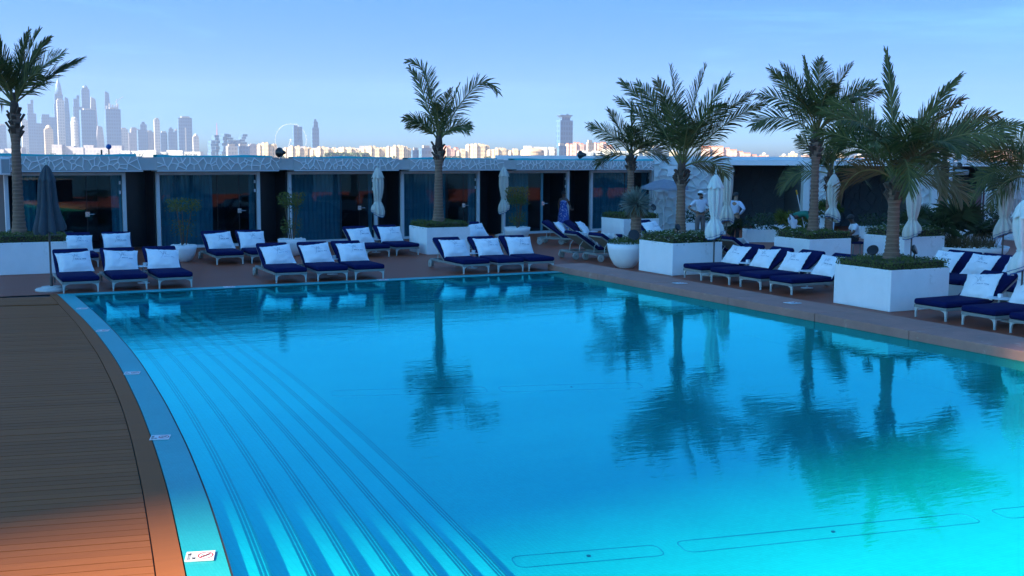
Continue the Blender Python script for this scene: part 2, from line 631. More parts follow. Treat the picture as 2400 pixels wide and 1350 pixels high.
M['rachis'] = mat('palm_rachis', (0.16, 0.15, 0.045), 0.6, 0.25, 6.0)
M['frond'] = leaf_mat('palm_leaflet', (0.028, 0.050, 0.016), (0.13, 0.14, 0.038), 2.0, 0.25)
M['frond_dry'] = leaf_mat('palm_leaflet_dry', (0.10, 0.085, 0.03), (0.20, 0.15, 0.07), 2.0, 0.25)
M['hedge'] = leaf_mat('hedge_leaf', (0.035, 0.062, 0.012), (0.13, 0.17, 0.030), 5.0, 0.2)
M['bush'] = leaf_mat('bush_leaf', (0.05, 0.075, 0.012), (0.15, 0.17, 0.03), 5.0, 0.3)
M['darkbush'] = leaf_mat('dark_leaf', (0.018, 0.035, 0.014), (0.05, 0.08, 0.03), 5.0, 0.2)
M['yucca'] = leaf_mat('yucca_blade', (0.10, 0.14, 0.125), (0.24, 0.29, 0.25), 5.0, 0.15)
M['drygrass'] = leaf_mat('dry_grass', (0.10, 0.07, 0.025), (0.2, 0.14, 0.05), 5.0, 0.2)
M['flower'] = mat('white_petal', (0.78, 0.80, 0.70), 0.7, 0.04)
M['black'] = mat('black_plastic', (0.012, 0.013, 0.016), 0.4, 0.2)
M['sign'] = mat('sign_plate', (0.78, 0.78, 0.78), 0.4, 0.03)
M['red'] = mat('sign_red', (0.55, 0.02, 0.02), 0.5, 0.05)
M['yellow'] = mat('yellow_handle', (0.65, 0.32, 0.01), 0.5, 0.08)
M['timber'] = mat('stem_wood', (0.11, 0.075, 0.05), 0.85, 0.25, 9.0, bump=0.4)
M['sea'] = mat('sea_water', (0.02, 0.09, 0.13), 0.12, 0.1, 0.01, bump=0.1, bscale=0.2)
M['water'] = glass_mat('pool_water', (0.30, 0.97, 1.0), 1.33, 0.0,
                       [(0.9, 0.004, (0.6, 1.6, 1), 2), (5.0, 0.0012, (0.55, 2.2, 1), 2), (16.0, 0.00045, (0.5, 2.0, 1), 1)], (0.08, 1.0, 1.0), 2.5)

# ------------------------------------------------------------------ the setting: sea, podium, deck, pool
def interp(tab, y):
    xs = [t[0] for t in tab]
    ys = [t[1] for t in tab]
    return float(np.interp(y, xs, ys))


T_IN = [(0, 0.45), (2, 0.80), (4, 1.17), (6, 1.48), (7.87, 1.735), (9.68, 1.955), (11.66, 2.145), (13.9, 2.31), (16.57, 2.45), (18.1, 2.50), (20.6, 2.525), (23, 2.50), (25.6, 2.44), (27, 2.4)]
T_OUT = [(0, 0.15), (2, 0.50), (4, 0.87), (6, 1.18), (8.02, 1.44), (10.09, 1.68), (11.81, 1.84), (13.92, 2.0), (16.5, 2.14), (18.1, 2.19), (20, 2.22), (21.8, 2.21), (25.6, 2.13), (27, 2.08)]
T_BRN = [(0, -0.07), (2, 0.28), (4, 0.65), (6, 0.97), (8.12, 1.245), (10.19, 1.475), (12.19, 1.665), (13.75, 1.79), (15.44, 1.89), (17.78, 1.985), (21.25, 2.035), (25.6, 1.97), (27, 1.94)]


def smooth_tab(tab):
    ys = np.linspace(0, 26.5, 107)
    xs = np.array([interp(tab, y) for y in ys])
    for _ in range(6):
        xs[1:-1] = (xs[:-2] + 2 * xs[1:-1] + xs[2:]) / 4
    return list(zip(ys.tolist(), xs.tolist()))


T_IN, T_OUT, T_BRN = smooth_tab(T_IN), smooth_tab(T_OUT), smooth_tab(T_BRN)
YS = [0.6 * k for k in range(44)]
FAR = 25.62     # far water line
RGT = 14.42     # right pool wall
POOL0 = 0.6     # near end of the pool

m = MB()
m.add([(-16000, -16000, -6), (16000, -16000, -6), (16000, 16000, -6), (-16000, 16000, -6)], [(0, 1, 2, 3)])
tag(m.build('sea', M['sea']), kind='structure')

m = MB()
m.prism([(-42, -8), (72, -8), (72, 78), (-42, 78)], -6.0, -1.2)
tag(m.build('podium', M['concrete']), kind='structure')

deck = MB()
deck.add([(-42, 26.0, 0), (72, 26.0, 0), (72, 78, 0), (-42, 78, 0)], [(0, 1, 2, 3)])
deck.add([(15.5, -8, 0), (72, -8, 0), (72, 26.0, 0), (15.5, 26.0, 0)], [(0, 1, 2, 3)])
deck.add([(-42, -8, 0), (-7, -8, 0), (-7, 26.0, 0), (-42, 26.0, 0)], [(0, 1, 2, 3)])
deck.add([(-7, -8, 0), (15.5, -8, 0), (15.5, 0.2, 0), (-7, 0.2, 0)], [(0, 1, 2, 3)])
deck = tag(deck.build('deck', M['deck_far']), kind='structure')
m = MB()
for y_ in range(0, 52):
    ya_, yb_ = 0.2 + y_ * 0.4965, 0.2 + (y_ + 1) * 0.4965
    m.add([(-7, ya_, -0.022), (interp(T_OUT, ya_), ya_, -0.022), (interp(T_OUT, yb_), yb_, -0.022), (-7, yb_, -0.022)], [(0, 1, 2, 3)])
m.build('deck_bearer', M['gap'], deck)

# each deck board of the left deck, cut to the curved border
SL = math.tan(math.radians(-12.0))


def board_end(y_at, off):
    """where the board line y = y_at + SL*(x-1.6) meets the border"""
    x = 1.5
    for _ in range(12):
        x = interp(T_BRN, min(26, max(0, y_at + SL * (x - 1.6)))) - off
    return x


k = 0
yy = 1.2
rnd = random.Random(4)
while yy < 25.6:
    w = 0.150
    g = 0.011
    y0, y1 = yy + g, yy + w
    xa, xb = board_end(y0, 0.012), board_end(y1, 0.012)
    xl = -7.0
    z1 = rnd.uniform(-0.0012, 0.0012)
    dz = 0.020
    P4 = [(xl, y0 + SL * (xl - 1.6)), (xa, y0 + SL * (xa - 1.6)), (xb, y1 + SL * (xb - 1.6)), (xl, y1 + SL * (xl - 1.6))]
    if P4[0][1] < 26.0:
        P4 = [(x, min(y, 25.99)) for x, y in P4]
        if P4[3][1] - P4[0][1] > 0.02:
            # boards butt end to end here and there
            cut = rnd.choice((-1.6, -0.6, None, None, None, None))
            if cut is None or cut > P4[1][0] - 0.4:
                MB().prism(P4, -dz, z1).build('board', M['deck'], deck)
            else:
                ya_, yb_ = y0 + SL * (cut - 1.6), y1 + SL * (cut - 1.6)
                ya_, yb_ = min(ya_, 25.99), min(yb_, 25.99)
                MB().prism([P4[0], (cut - .0025, ya_), (cut - .0025, yb_), P4[3]], -dz, z1).build('board', M['deck'], deck)
                MB().prism([(cut + .0025, ya_), P4[1], P4[2], (cut + .0025, yb_)], -dz, z1 + rnd.uniform(-.001, .001)).build('board', M['deck'], deck)
    else:
        # boards past the far corner start where the far deck begins
        x0a, x0b = 1.6 + (25.99 - y0) / SL, 1.6 + (25.99 - y1) / SL
        if xa - x0a > 0.05 and xb - x0b > 0.05:
            MB().prism([(x0a, 25.99), (xa, y0 + SL * (xa - 1.6)), (xb, y1 + SL * (xb - 1.6)), (x0b, 25.99)], -dz, z1).build('board', M['deck'], deck)
    yy += w
# curved border boards
ya = 0.2
while ya < 25.9:
    yb = min(ya + 2.4, 25.99)
    n = 8
    L = [(interp(T_BRN, ya + (yb - ya) * i / n), ya + (yb - ya) * i / n) for i in range(n + 1)]
    R_ = [(interp(T_OUT, ya + (yb - ya) * i / n) - 0.012, ya + (yb - ya) * i / n) for i in range(n + 1)]
    b = MB()
    vs = []
    for a, c in zip(L, R_):
        vs += [(a[0], a[1], -0.02), (a[0], a[1], 0.001), (c[0], c[1], 0.001), (c[0], c[1], -0.02)]
    fs = []
    for i in range(n):
        o = i * 4
        fs += [(o + 1, o + 2, o + 6, o + 5), (o, o + 1, o + 5, o + 4), (o + 2, o + 3, o + 7, o + 6)]
    b.add(vs, fs)
    b.build('border_board', M['deck'], deck)
    ya = yb + 0.003

# turquoise tiled edge of the pool: along the curve and along the far side
pool = tag(empty('swimming_pool', (8, 13, 0)), kind='structure')


def pb(mb, name, mt, **kw):
    o = mb.build(name, mt, None, **kw)
    o.location = (-8, -13, 0)
    o.parent = pool
    return o


b = MB()
vs, fs = [], []
ys = [0.2 + 0.4 * i for i in range(65)]
ys = [y for y in ys if y < FAR] + [FAR]
for y in ys:
    a, c = interp(T_OUT, y), interp(T_IN, y)
    vs += [(a, y, -0.03), (a, y, 0.0), (c - 0.012, y, -0.004), (c - 0.012, y, -0.5)]
for i in range(len(ys) - 1):
    o = i * 4
    fs += [(o + 1, o + 2, o + 6, o + 5), (o, o + 1, o + 5, o + 4), (o + 2, o + 3, o + 7, o + 6)]
b.add(vs, fs)
pb(b, 'curved_edge', M['strip'])
b = MB()
b.prism([(interp(T_OUT, FAR), FAR), (14.42, FAR), (14.42, 26.0), (interp(T_OUT, 26.0), 26.0)], -0.5, -0.001)
pb(b, 'far_edge', M['strip'])
# dark joint and pale metal lip at the water's edge
b = MB()
vs, fs = [], []
for y in ys:
    c = interp(T_IN, y)
    vs += [(c - 0.012, y, -0.006), (c + 0.004, y, -0.006), (c + 0.004, y, -0.06)]
for i in range(len(ys) - 1):
    o = i * 3
    fs += [(o, o + 1, o + 4, o + 3), (o + 1, o + 2, o + 5, o + 4)]
b.add(vs, fs)
pb(b, 'overflow_joint', M['gap'])

NST = 7
OFF = [0.0] + [0.30 + 0.378 * i for i in range(NST)]


def shelve(y):
    """the pool grows shallower towards its far end"""
    return 1.0 - 0.70 * min(1.0, max(0.0, (y - 9.0) / 16.6))


def ztread(i, y):
    return -0.028 - shelve(y) * (0.070 + 0.115 * i)


def step_path(off, ref):
    """left run of a step edge beside the curve, then the run along the far side (ref = its nominal offset)"""
    yend = FAR - 0.66 * off
    pts = []
    for y in np.linspace(POOL0, yend, 48):
        y = float(y)
        pts.append((interp(T_IN, y) + off * (1 - 0.10 * min(1, max(0, (y - 9) / 15))), y))
    pts += [(float(x), yend) for x in np.linspace(pts[-1][0], RGT, 12)[1:]]
    return pts


def ribbon(p0, z0, p1, z1):
    """strip between two edges; z0, z1 give the height over y"""
    vs = [(x, y, z0(y)) for x, y in p0] + [(x, y, z1(y)) for x, y in p1]
    n = len(p0)
    return vs, [(i, i + 1, n + i + 1, n + i) for i in range(n - 1)]


for i in range(NST):
    zt_ = lambda y, i=i: ztread(i, y)
    zn_ = lambda y, i=i: ztread(i + 1, y) - 0.004
    pa, pc = step_path(OFF[i], i), step_path(OFF[i + 1], i)
    s = MB()
    s.add(*ribbon(pa, zt_, pc, zt_))
    s.add(*ribbon(pc, zt_, pc, zn_))
    if i == 0:
        s.add(*ribbon(pa, lambda y: -0.01, pa, zt_))
    so = pb(s, 'step', M['step'])
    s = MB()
    for o0, o1 in ((-0.085, -0.064), (-0.053, -0.032), (-0.021, 0.001)):  # nosing lines, made wide and dark to hold the shade beside each step
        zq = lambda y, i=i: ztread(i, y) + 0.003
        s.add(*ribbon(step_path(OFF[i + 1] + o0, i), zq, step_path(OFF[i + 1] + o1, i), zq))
    no = s.build('nosing_and_shade', M['nose_shade'])
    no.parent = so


def zfloor(y):
    return ztread(NST, y)


ZF = zfloor(0)
pf = step_path(OFF[NST], NST)
s = MB()
vs = []
for x, y in pf[:48]:
    vs += [(x, y, zfloor(y)), (RGT, y, zfloor(y))]
fs = [(2 * i, 2 * i + 1, 2 * i + 3, 2 * i + 2) for i in range(len(vs) // 2 - 1)]
s.add(vs, fs)
pool_floor = pb(s, 'pool_floor', M['pool'])
s = MB()
s.add([(RGT, POOL0, ZF - 0.01), (RGT, 26.0, ZF - 0.01), (RGT, 26.0, 0.05), (RGT, POOL0, 0.05)], [(0, 1, 2, 3)])
s.add([(0.3, POOL0, ZF - 0.01), (RGT, POOL0, ZF - 0.01), (RGT, POOL0, 0.0), (0.3, POOL0, 0.0)], [(0, 1, 2, 3)])
pb(s, 'pool_wall', M['pool'])
s = MB()
s.add([(0.3, 0.2, -0.002), (RGT, 0.2, -0.002), (RGT, POOL0, -0.002), (0.3, POOL0, -0.002)], [(0, 1, 2, 3)])
pb(s, 'near_edge', M['strip'])


def rounded_loop(x0, y0, x1, y1, wid, r=0.09, t=0.010):
    """outline of a long rounded slot cover from (x0,y0) to (x1,y1), wid wide"""
    a = math.atan2(y1 - y0, x1 - x0)
    L_ = math.hypot(x1 - x0, y1 - y0)
    pts = []
    for cx, cy, a0 in ((L_ - r, wid / 2 - r, 0), (r, wid / 2 - r, 90), (r, -wid / 2 + r, 180), (L_ - r, -wid / 2 + r, 270)):
        for q in range(5):
            an = math.radians(a0 + 22.5 * q)
            pts.append((cx + r * math.cos(an), cy + r * math.sin(an)))
    out = []
    for k_, (px, py) in enumerate(pts):
        nx, ny = px - L_ / 2, py
        out.append((px, py))
    ca, sa = math.cos(a), math.sin(a)
    W_ = lambda p: (x0 + p[0] * ca - p[1] * sa, y0 + p[0] * sa + p[1] * ca)
    mb = MB()
    n = len(out)
    for k_ in range(n):
        p, q = W_(out[k_]), W_(out[(k_ + 1) % n])
        mb.bar((p[0], p[1], zfloor(p[1]) + 0.003), (q[0], q[1], zfloor(q[1]) + 0.003), t, 0.006)
    return mb, W_((L_ / 2, 0))


DRAINS = [(4.75, 9.38, 6.24, 9.07, 0.285), (6.47, 9.05, 9.90, 8.44, 0.32), (10.25, 8.40, 12.6, 7.97, 0.32), (5.19, 16.45, 7.50, 15.80, 0.37), (7.71, 15.73, 9.97, 15.16, 0.37)]
for d in DRAINS:
    mb, c = rounded_loop(*d)
    o = pb(mb, 'floor_outlet_cover', M['outlet'])
    s = MB()
    s.lathe([(0.022, 0), (0.022, 0.012), (0.008, 0.016)], 10, (c[0], c[1], zfloor(c[1])))
    q = s.build('screw', M['black'])
    q.parent = o

s = MB()
wy = [y for y in ys if y >= POOL0]
vs = []
for y in [POOL0] + wy:
    vs += [(interp(T_IN, y) + 0.002, y, -0.018), (RGT, y, -0.018)]
fs = [(2 * i, 2 * i + 1, 2 * i + 3, 2 * i + 2) for i in range(len(vs) // 2 - 1)]
s.add(vs, fs)
tag(s.build('pool_water', M['water']), kind='structure')

# raised stone coping along the right side, one stone after the other
cop = tag(empty('pool_coping', (14.9, 14, 0)), 'raised reddish stone coping along the right side of the pool', 'coping')
yb = 26.45
rnd = random.Random(9)
while yb > 0.5:
    ln = rnd.choice((2.3, 2.6, 2.9))
    s = MB()
    zt = 0.13 + rnd.uniform(-0.003, 0.003)
    s.box((14.93, yb - ln / 2, zt / 2 - 0.02), (1.14 + rnd.uniform(-.008, .008), ln - 0.012, zt + 0.04))
    o = s.build('coping_stone', M['coping'])
    o.location = (-14.9, -14, 0)
    o.parent = cop
    bevel(o, 0.012, 2)
    yb -= ln

# ------------------------------------------------------------------ lettering by strokes
FONT = {
    'A': [[(0, 0), (.5, 1), (1, 0)], [(.2, .4), (.8, .4)]], 'B': [[(0, 0), (0, 1), (.7, 1), (.8, .75), (.7, .53), (0, .53)], [(.7, .53), (.95, .28), (.8, 0), (0, 0)]],
    'D': [[(0, 0), (0, 1), (.6, 1), (.95, .7), (.95, .3), (.6, 0), (0, 0)]], 'G': [[(.95, .8), (.6, 1), (.2, .9), (0, .5), (.2, .1), (.6, 0), (.95, .2), (.95, .45), (.6, .45)]],
    'I': [[(.5, 0), (.5, 1)]], 'J': [[(.8, 1), (.8, .25), (.5, 0), (.2, .05), (.05, .3)]], 'L': [[(0, 1), (0, 0), (.8, 0)]], 'N': [[(0, 0), (0, 1), (.9, 0), (.9, 1)]],
    'O': [[(.5, 1), (.1, .8), (0, .5), (.1, .2), (.5, 0), (.9, .2), (1, .5), (.9, .8), (.5, 1)]], 'R': [[(0, 0), (0, 1), (.7, 1), (.9, .77), (.7, .5), (0, .5)], [(.5, .5), (.95, 0)]],
    'U': [[(0, 1), (0, .25), (.3, 0), (.65, 0), (.95, .25), (.95, 1)]], 'V': [[(0, 1), (.5, 0), (1, 1)]], '1': [[(.2, .8), (.55, 1), (.55, 0)]],
    '6': [[(.85, .95), (.3, .75), (.05, .35), (.25, .03), (.7, .03), (.9, .3), (.7, .55), (.15, .45)]],
}


def text_strokes(txt, x, y, h, ratio=0.62, gap=0.28):
    out = []
    for ch in txt:
        if ch in FONT:
            for st in FONT[ch]:
                out.append([(x + p[0] * h * ratio, y + p[1] * h) for p in st])
        x += h * (ratio + gap) if ch != ' ' else h * 0.5
    return out


def stroke_mesh(mb, strokes, w, to3d):
    for st in strokes:
        for a, b_ in zip(st[:-1], st[1:]):
            dx, dy = b_[0] - a[0], b_[1] - a[1]
            l_ = math.hypot(dx, dy) or 1
            nx, ny = -dy / l_ * w / 2, dx / l_ * w / 2
            ex, ey = dx / l_ * w / 3, dy / l_ * w / 3
            q = [(a[0] - ex + nx, a[1] - ey + ny), (a[0] - ex - nx, a[1] - ey - ny), (b_[0] + ex - nx, b_[1] + ey - ny), (b_[0] + ex + nx, b_[1] + ey + ny)]
            mb.add([to3d(*p) for p in q], [(0, 1, 2, 3)])


# no-diving plates
def no_diving(loc, rz, size, label, h=0.008):
    o = MB().box((0, 0, h / 2), (size, size * 0.95, h)).build('pool_sign', M['sign'], loc=loc, rz=rz)
    tag(o, label, 'sign', 'signs set around the pool edge')
    ring = MB()
    r, n, w = size * 0.25, 28, size * 0.042
    c = (size * 0.19, 0.0)
    for i in range(n):
        a, b_ = 2 * PI * i / n, 2 * PI * (i + 1) / n
        ring.add([(c[0] + q * math.cos(t), c[1] + q * 1.25 * math.sin(t), h + 0.0015) for q, t in ((r - w / 2, a), (r + w / 2, a), (r + w / 2, b_), (r - w / 2, b_))], [(0, 1, 2, 3)])
    ring.build('prohibition_ring', M['red'], o)
    fig = MB()
    stroke_mesh(fig, [[(c[0] - r * .5, c[1] - r * .55), (c[0] + r * .1, c[1] - r * .1), (c[0] + r * .45, c[1] + r * .3)]], w * 1.5, lambda x, y: (x, y, h + 0.0022))
    stroke_mesh(fig, [[(c[0] - r * .5, c[1] + r * .3), (c[0] - r * .1, c[1] - r * .1)], [(c[0] - r * .6, c[1] - r * .2), (c[0] - r * .2, c[1] - r * .6)]], w, lambda x, y: (x, y, h + 0.0022))
    fig.build('diver_figure', M['black'], o)
    bar = MB()
    stroke_mesh(bar, [[(c[0] - r * .72, c[1] - r * .85), (c[0] + r * .72, c[1] + r * .85)]], w, lambda x, y: (x, y, h + 0.003))
    bar.build('slash', M['red'], o)
    tx = MB()
    hh = size * 0.12
    for row, wd in enumerate(('NO', 'DIVING')):
        stroke_mesh(tx, text_strokes(wd, -size * .34, 0, hh), hh * 0.22,
                    lambda x, y: (-size * 0.14 - (y + row * hh * 1.45), x, h + 0.0015))
    tx.build('lettering', M['black'], o)
    return o


for (x, y, s_, lb) in ((1.60, 8.37, 0.21, 'white no-diving plate nearest the viewer on the turquoise pool edge'),
                       (1.95, 12.20, 0.20, 'second nearest white no-diving plate on the curved turquoise edge'),
                       (2.22, 16.05, 0.20, 'third white plate along the curved turquoise pool edge'),
                       (2.34, 20.2, 0.20, 'fourth white plate along the curved turquoise pool edge'),
                       (2.33, 23.3, 0.20, 'farthest white plate on the curved edge, near the first loungers')):
    no_diving((x, y, 0.002), math.radians(-16), s_, lb)
no_diving((5.75, 25.8, 0.002), 0, 0.24, 'white plate on far pool edge in front of the left loungers')
no_diving((9.46, 25.8, 0.002), 0, 0.24, 'white plate on far pool edge before the middle loungers')
no_diving((14.95, 21.2, 0.137), 0, 0.26, 'white plate on the stone coping below the right lounger row')
no_diving((14.95, 17.35, 0.137), 0, 0.26, 'white plate on the stone coping by the nearest planter')

# the tower that shades the terrace stands off to the left, behind the viewer
tw = tag(empty('hotel_tower', (-340, -14.5, -6)), kind='structure')
s = MB()
s.box((0, 0, 140), (18, 47.6, 280))
s.build('tower_body', M['white'], tw)
s = MB()
for k in range(62):
    s.box((9.2, 0, 8 + k * 4.2), (0.8, 40, 0.5))
s.build('balcony_bands', M['grey_wall'], tw)

# added block behind the viewer, keeps the sunlit deck out of the cabana glass
rt = tag(empty('reflection_blocker', (4, -4.4, 0)), kind='structure')
MB().box((0, 0, 0.66), (28, 7.2, 1.32)).build('blocker_body', M['dark_wall'], rt)
MB().box((0, 0, 1.36), (28.2, 7.4, 0.06)).build('blocker_top', M['grey_wall'], rt)

# ------------------------------------------------------------------ row of glass-fronted cabanas on the left
RU = Vector((0.99089, 0.13471, 0))
RA = math.atan2(0.13471, 0.99089)
CABS = [(-3.34, 0.07), (1.13, 4.48), (5.60, 8.88), (9.95, 13.21), (14.38, 17.46), (18.65, 21.85)]
FASC = [(-4.3, 0.51, 2.935), (0.95, 4.99, 2.92), (5.52, 9.50, 2.895), (9.93, 13.97, 2.875), (14.56, 18.76, 2.85), (18.80, 22.6, 2.835)]
CLAB = ['leftmost glass cabana behind the left palm and the dark parasol',
        'second glass cabana from the left, behind a leafy bowl plant',
        'third glass cabana from the left, numbered on its post',
        'fourth glass cabana, behind the palm in the middle planter',
        'fifth glass cabana, its door open with a woman in it',
        'rightmost glass cabana beside the white leaf-patterned wall']
CURT = [(0.1, 0.26, 0.90, 0.99), (0.05, 0.55, 0.93, 0.99), (0.04, 0.62, 0.94, 0.99), (0.04, 0.60, 0.90, 0.99), (0.04, 0.42, 0, 0), (0.03, 0.66, 0.9, 0.99)]


def wavy(x0, x1, y, z0, z1, amp=0.035, per=0.16, seed=0):
    rr = random.Random(seed)
    n = max(8, int((x1 - x0) / per * 6))
    top, bot = [], []
    ph = rr.uniform(0, 6)
    for i in range(n + 1):
        x = x0 + (x1 - x0) * i / n
        d = amp * (math.sin(2 * PI * (x - x0) / per + ph) + 0.4 * math.sin(2 * PI * (x - x0) / (per * 2.7)))
        top.append((x, y + d * .7, z1))
        bot.append((x, y + d, z0))
    mb = MB()
    mb.add(bot + top, [(i, i + 1, n + 2 + i, n + 1 + i) for i in range(n)])
    return mb


for ci, ((t0, t1), (f0, f1, ftop)) in enumerate(zip(CABS, FASC)):
    base = Vector((5.0, 37.1, 0)) + RU * t0
    c = thing('cabana', CLAB[ci], 'cabana', base, RA, 'glass cabanas in the left row')
    W = t1 - t0
    m = MB().box((W / 2, 0.02, 0.04), (W + 0.1, 0.3, 0.08))
    m.build('door_sill', M['white_fr'], c)
    for x in (0.0, W):
        bevel(MB().box((x, 0, 1.26), (0.11, 0.12, 2.36)).build('post', M['white_fr'], c), 0.008)
    MB().box((W / 2, 0, 2.395), (W - 0.112, 0.10, 0.09)).build('header', M['white_fr'], c)
    # glass: fixed pane, door leaf, side pane
    splits = (0.06, 0.27, 0.67, W / W * 0.955) if ci == 0 else (0.03, 0.58, 0.80, 0.97)
    xs = [s_ * W for s_ in splits]
    if ci == 5:
        xs = [0.03 * W, 0.55 * W, 0.72 * W, 0.97 * W]
    for q in range(3):
        a, b_ = xs[q] + 0.012, xs[q + 1] - 0.012
        if ci == 4 and q > 0:
            continue
        MB().box(((a + b_) / 2, 0.0, 1.215), (b_ - a, 0.012, 2.25)).build('glass_pane', M['cabglass'], c)
        if q:
            MB().box((xs[q], 0.0, 1.215), (0.022, 0.03, 2.25)).build('mullion', M['dark_wall'], c)
    if ci == 4:
        # the door leaf stands open into the room, the fixed part has a dark stile
        MB().box((0.585 * W, 0, 1.215), (0.10, 0.06, 2.25)).build('mullion', M['curtain'], c)
        MB().box((0.93 * W, 0.45, 1.215), (0.012, 0.86, 2.2)).build('door_leaf', M['cabglass'], c)
    # lock plate with lever and hinge plates
    hx = xs[2] if ci != 4 else 0.60 * W
    hd = MB().box((hx, -0.025, 1.16), (0.13, 0.03, 0.15)).build('lock_plate', M['steel'], c)
    lv = MB().tube([(hx + 0.03, -0.05, 1.16), (hx + 0.03, -0.09, 1.16), (hx + 0.19, -0.09, 1.16)], 0.012, 6)
    lv.build('lever', M['steel'], hd)
    for z in (2.12, 1.82, 0.42):
        MB().box((W - 0.12, -0.02, z), (0.05, 0.03, 0.10)).build('hinge_plate', M['white_fr'], c)
    a0, a1, b0, b1 = CURT[ci]
    wavy(a0 * W, a1 * W, 0.22, 0.06, 2.36, seed=ci).build('curtain', M['curtain'], c, smooth=True)
    if b1 > 0:
        wavy(b0 * W, b1 * W, 0.22, 0.06, 2.36, seed=ci + 20).build('curtain', M['curtain'], c, smooth=True)
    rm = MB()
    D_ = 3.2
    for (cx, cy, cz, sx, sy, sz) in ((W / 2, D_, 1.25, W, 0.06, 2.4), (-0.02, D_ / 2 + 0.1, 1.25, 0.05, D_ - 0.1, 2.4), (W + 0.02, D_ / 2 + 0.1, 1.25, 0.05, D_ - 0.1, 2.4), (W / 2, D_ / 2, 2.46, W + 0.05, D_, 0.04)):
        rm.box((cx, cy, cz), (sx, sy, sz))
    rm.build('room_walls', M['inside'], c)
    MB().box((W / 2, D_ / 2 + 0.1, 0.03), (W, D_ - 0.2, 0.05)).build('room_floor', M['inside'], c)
    # a low bench and shelf seen dimly through the glass
    bn = MB().box((W * 0.45, 2.2, 0.32), (1.5, 0.8, 0.45)).build('bench', M['grey_wall'], c)
    bevel(bn, 0.03)
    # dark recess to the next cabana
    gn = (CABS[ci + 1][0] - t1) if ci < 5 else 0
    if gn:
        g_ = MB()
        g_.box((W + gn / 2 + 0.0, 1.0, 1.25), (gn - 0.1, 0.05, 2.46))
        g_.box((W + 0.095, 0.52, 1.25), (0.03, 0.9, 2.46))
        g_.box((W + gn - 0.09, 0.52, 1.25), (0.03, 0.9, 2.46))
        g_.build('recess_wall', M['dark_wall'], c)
    # fascia in front of the roof, with its branching lattice
    fx0, fx1 = f0 - t0, f1 - t0
    fw = fx1 - fx0
    zb = 2.505
    fo = MB().box(((fx0 + fx1) / 2, -0.56, (zb + ftop) / 2), (fw, 0.08, ftop - zb)).build('fascia', M['fascia_back'], c)
    rr = random.Random(50 + ci)
    hh = ftop - zb - 0.03
    seeds = []
    nx_ = int(fw / 0.34)
    for ix in range(nx_):
        for iy in range(4):
            seeds.append(((ix + rr.uniform(0.0, 1.0)) * fw / nx_, (iy + rr.uniform(0.0, 1.0)) * hh / 4))
    lat = MB()
    for (pa, pc) in voronoi_edges(fw, hh, seeds):
        lat.bar((fx0 + pa[0], -0.615 + rr.uniform(-0.003, 0.003), zb + 0.015 + pa[1]), (fx0 + pc[0], -0.615 + rr.uniform(-0.003, 0.003), zb + 0.015 + pc[1]), 0.026, 0.026, up=(0, 1, 0))
    tag(lat.build('lattice', M['lattice'], fo), kind='stuff')
    MB().box(((fx0 + fx1) / 2, -0.30, zb - 0.022), (fw, 0.62, 0.035)).build('soffit', M['white_fr'], c)
    MB().box(((fx0 + fx1) / 2, 1.6, 2.66), (fw, 4.2, 0.30)).build('roof_slab', M['roof'], c)
    if ci < 5:
        g0, g1 = f1 - t0, FASC[ci + 1][0] - t0
        if g1 - g0 > 0.1:
            MB().box(((g0 + g1) / 2, -0.55, (zb + ftop) / 2 - 0.01), (g1 - g0 - 0.004, 0.08, ftop - zb - 0.03)).build('fascia_return', M['fascia_back'], c)
            MB().box(((g0 + g1) / 2, 1.5, 2.66), (g1 - g0 - 0.004, 3.6, 0.28)).build('roof_link', M['roof'], c)
    # uneven turquoise roofing turned up behind the fascia
    vs, n = [], 14
    for i in range(n + 1):
        x = fx0 + 0.1 + (fw - 0.2) * i / n
        z = min(2.992, ftop + 0.035) + 0.03 * max(0, math.sin(i * 0.55 + ci * 1.7)) + 0.012 * rr.random()
        vs += [(x, -0.30, ftop - 0.20), (x, -0.30, z), (x, 0.1, z + 0.006), (x, 0.1, ftop - 0.2)]
    tq = MB()
    tq.add(vs, [f for i in range(n) for f in ((4 * i, 4 * i + 4, 4 * i + 5, 4 * i + 1), (4 * i + 1, 4 * i + 5, 4 * i + 6, 4 * i + 2), (4 * i + 2, 4 * i + 6, 4 * i + 7, 4 * i + 3))])
    tq.build('roofing_upstand', M['turq'], c)
    if ci == 2:
        nb = MB()
        stroke_mesh(nb, text_strokes('16', -0.04, 1.80, 0.10), 0.012, lambda x, y: (x, -0.063, y))
        nb.build('number', M['black'], c)

# pale parapet behind the right half of the row
s = MB().box((0, 0, 1.55), (16.5, 0.3, 2.98)).build('parapet_wall', M['white'], loc=city(7.4, 55.5), rz=-YAW)
tag(s, 'long pale parapet wall seen just above the right cabana roofs', 'wall')

# ------------------------------------------------------------------ row of leaf-patterned pavilions on the right
DEPR = 47.0


def relief(w, h, nx_, nz_, seed, tk=0.10):
    rr = random.Random(seed)
    seeds = [((ix + rr.uniform(0, 1)) * w / nx_, (iz + rr.uniform(0, 1)) * h / nz_) for ix in range(nx_) for iz in range(nz_)]
    mb = MB()
    for pa, pc in voronoi_edges(w, h, seeds):
        # a leaf rib: thick in the middle of the rib, thin at its ends, leaning
        pm = ((pa[0] + pc[0]) / 2 + rr.uniform(-.03, .03), (pa[1] + pc[1]) / 2 + rr.uniform(-.03, .03))
        mb.bar((pa[0], -tk * .5, pa[1]), (pm[0], -tk * .5, pm[1]), tk * 0.5, tk, up=(0, 1, 0))
        mb.bar((pm[0], -tk * .5, pm[1]), (pc[0], -tk * .5 + .001, pc[1]), tk * 0.5, tk, up=(0, 1, 0))
    return mb


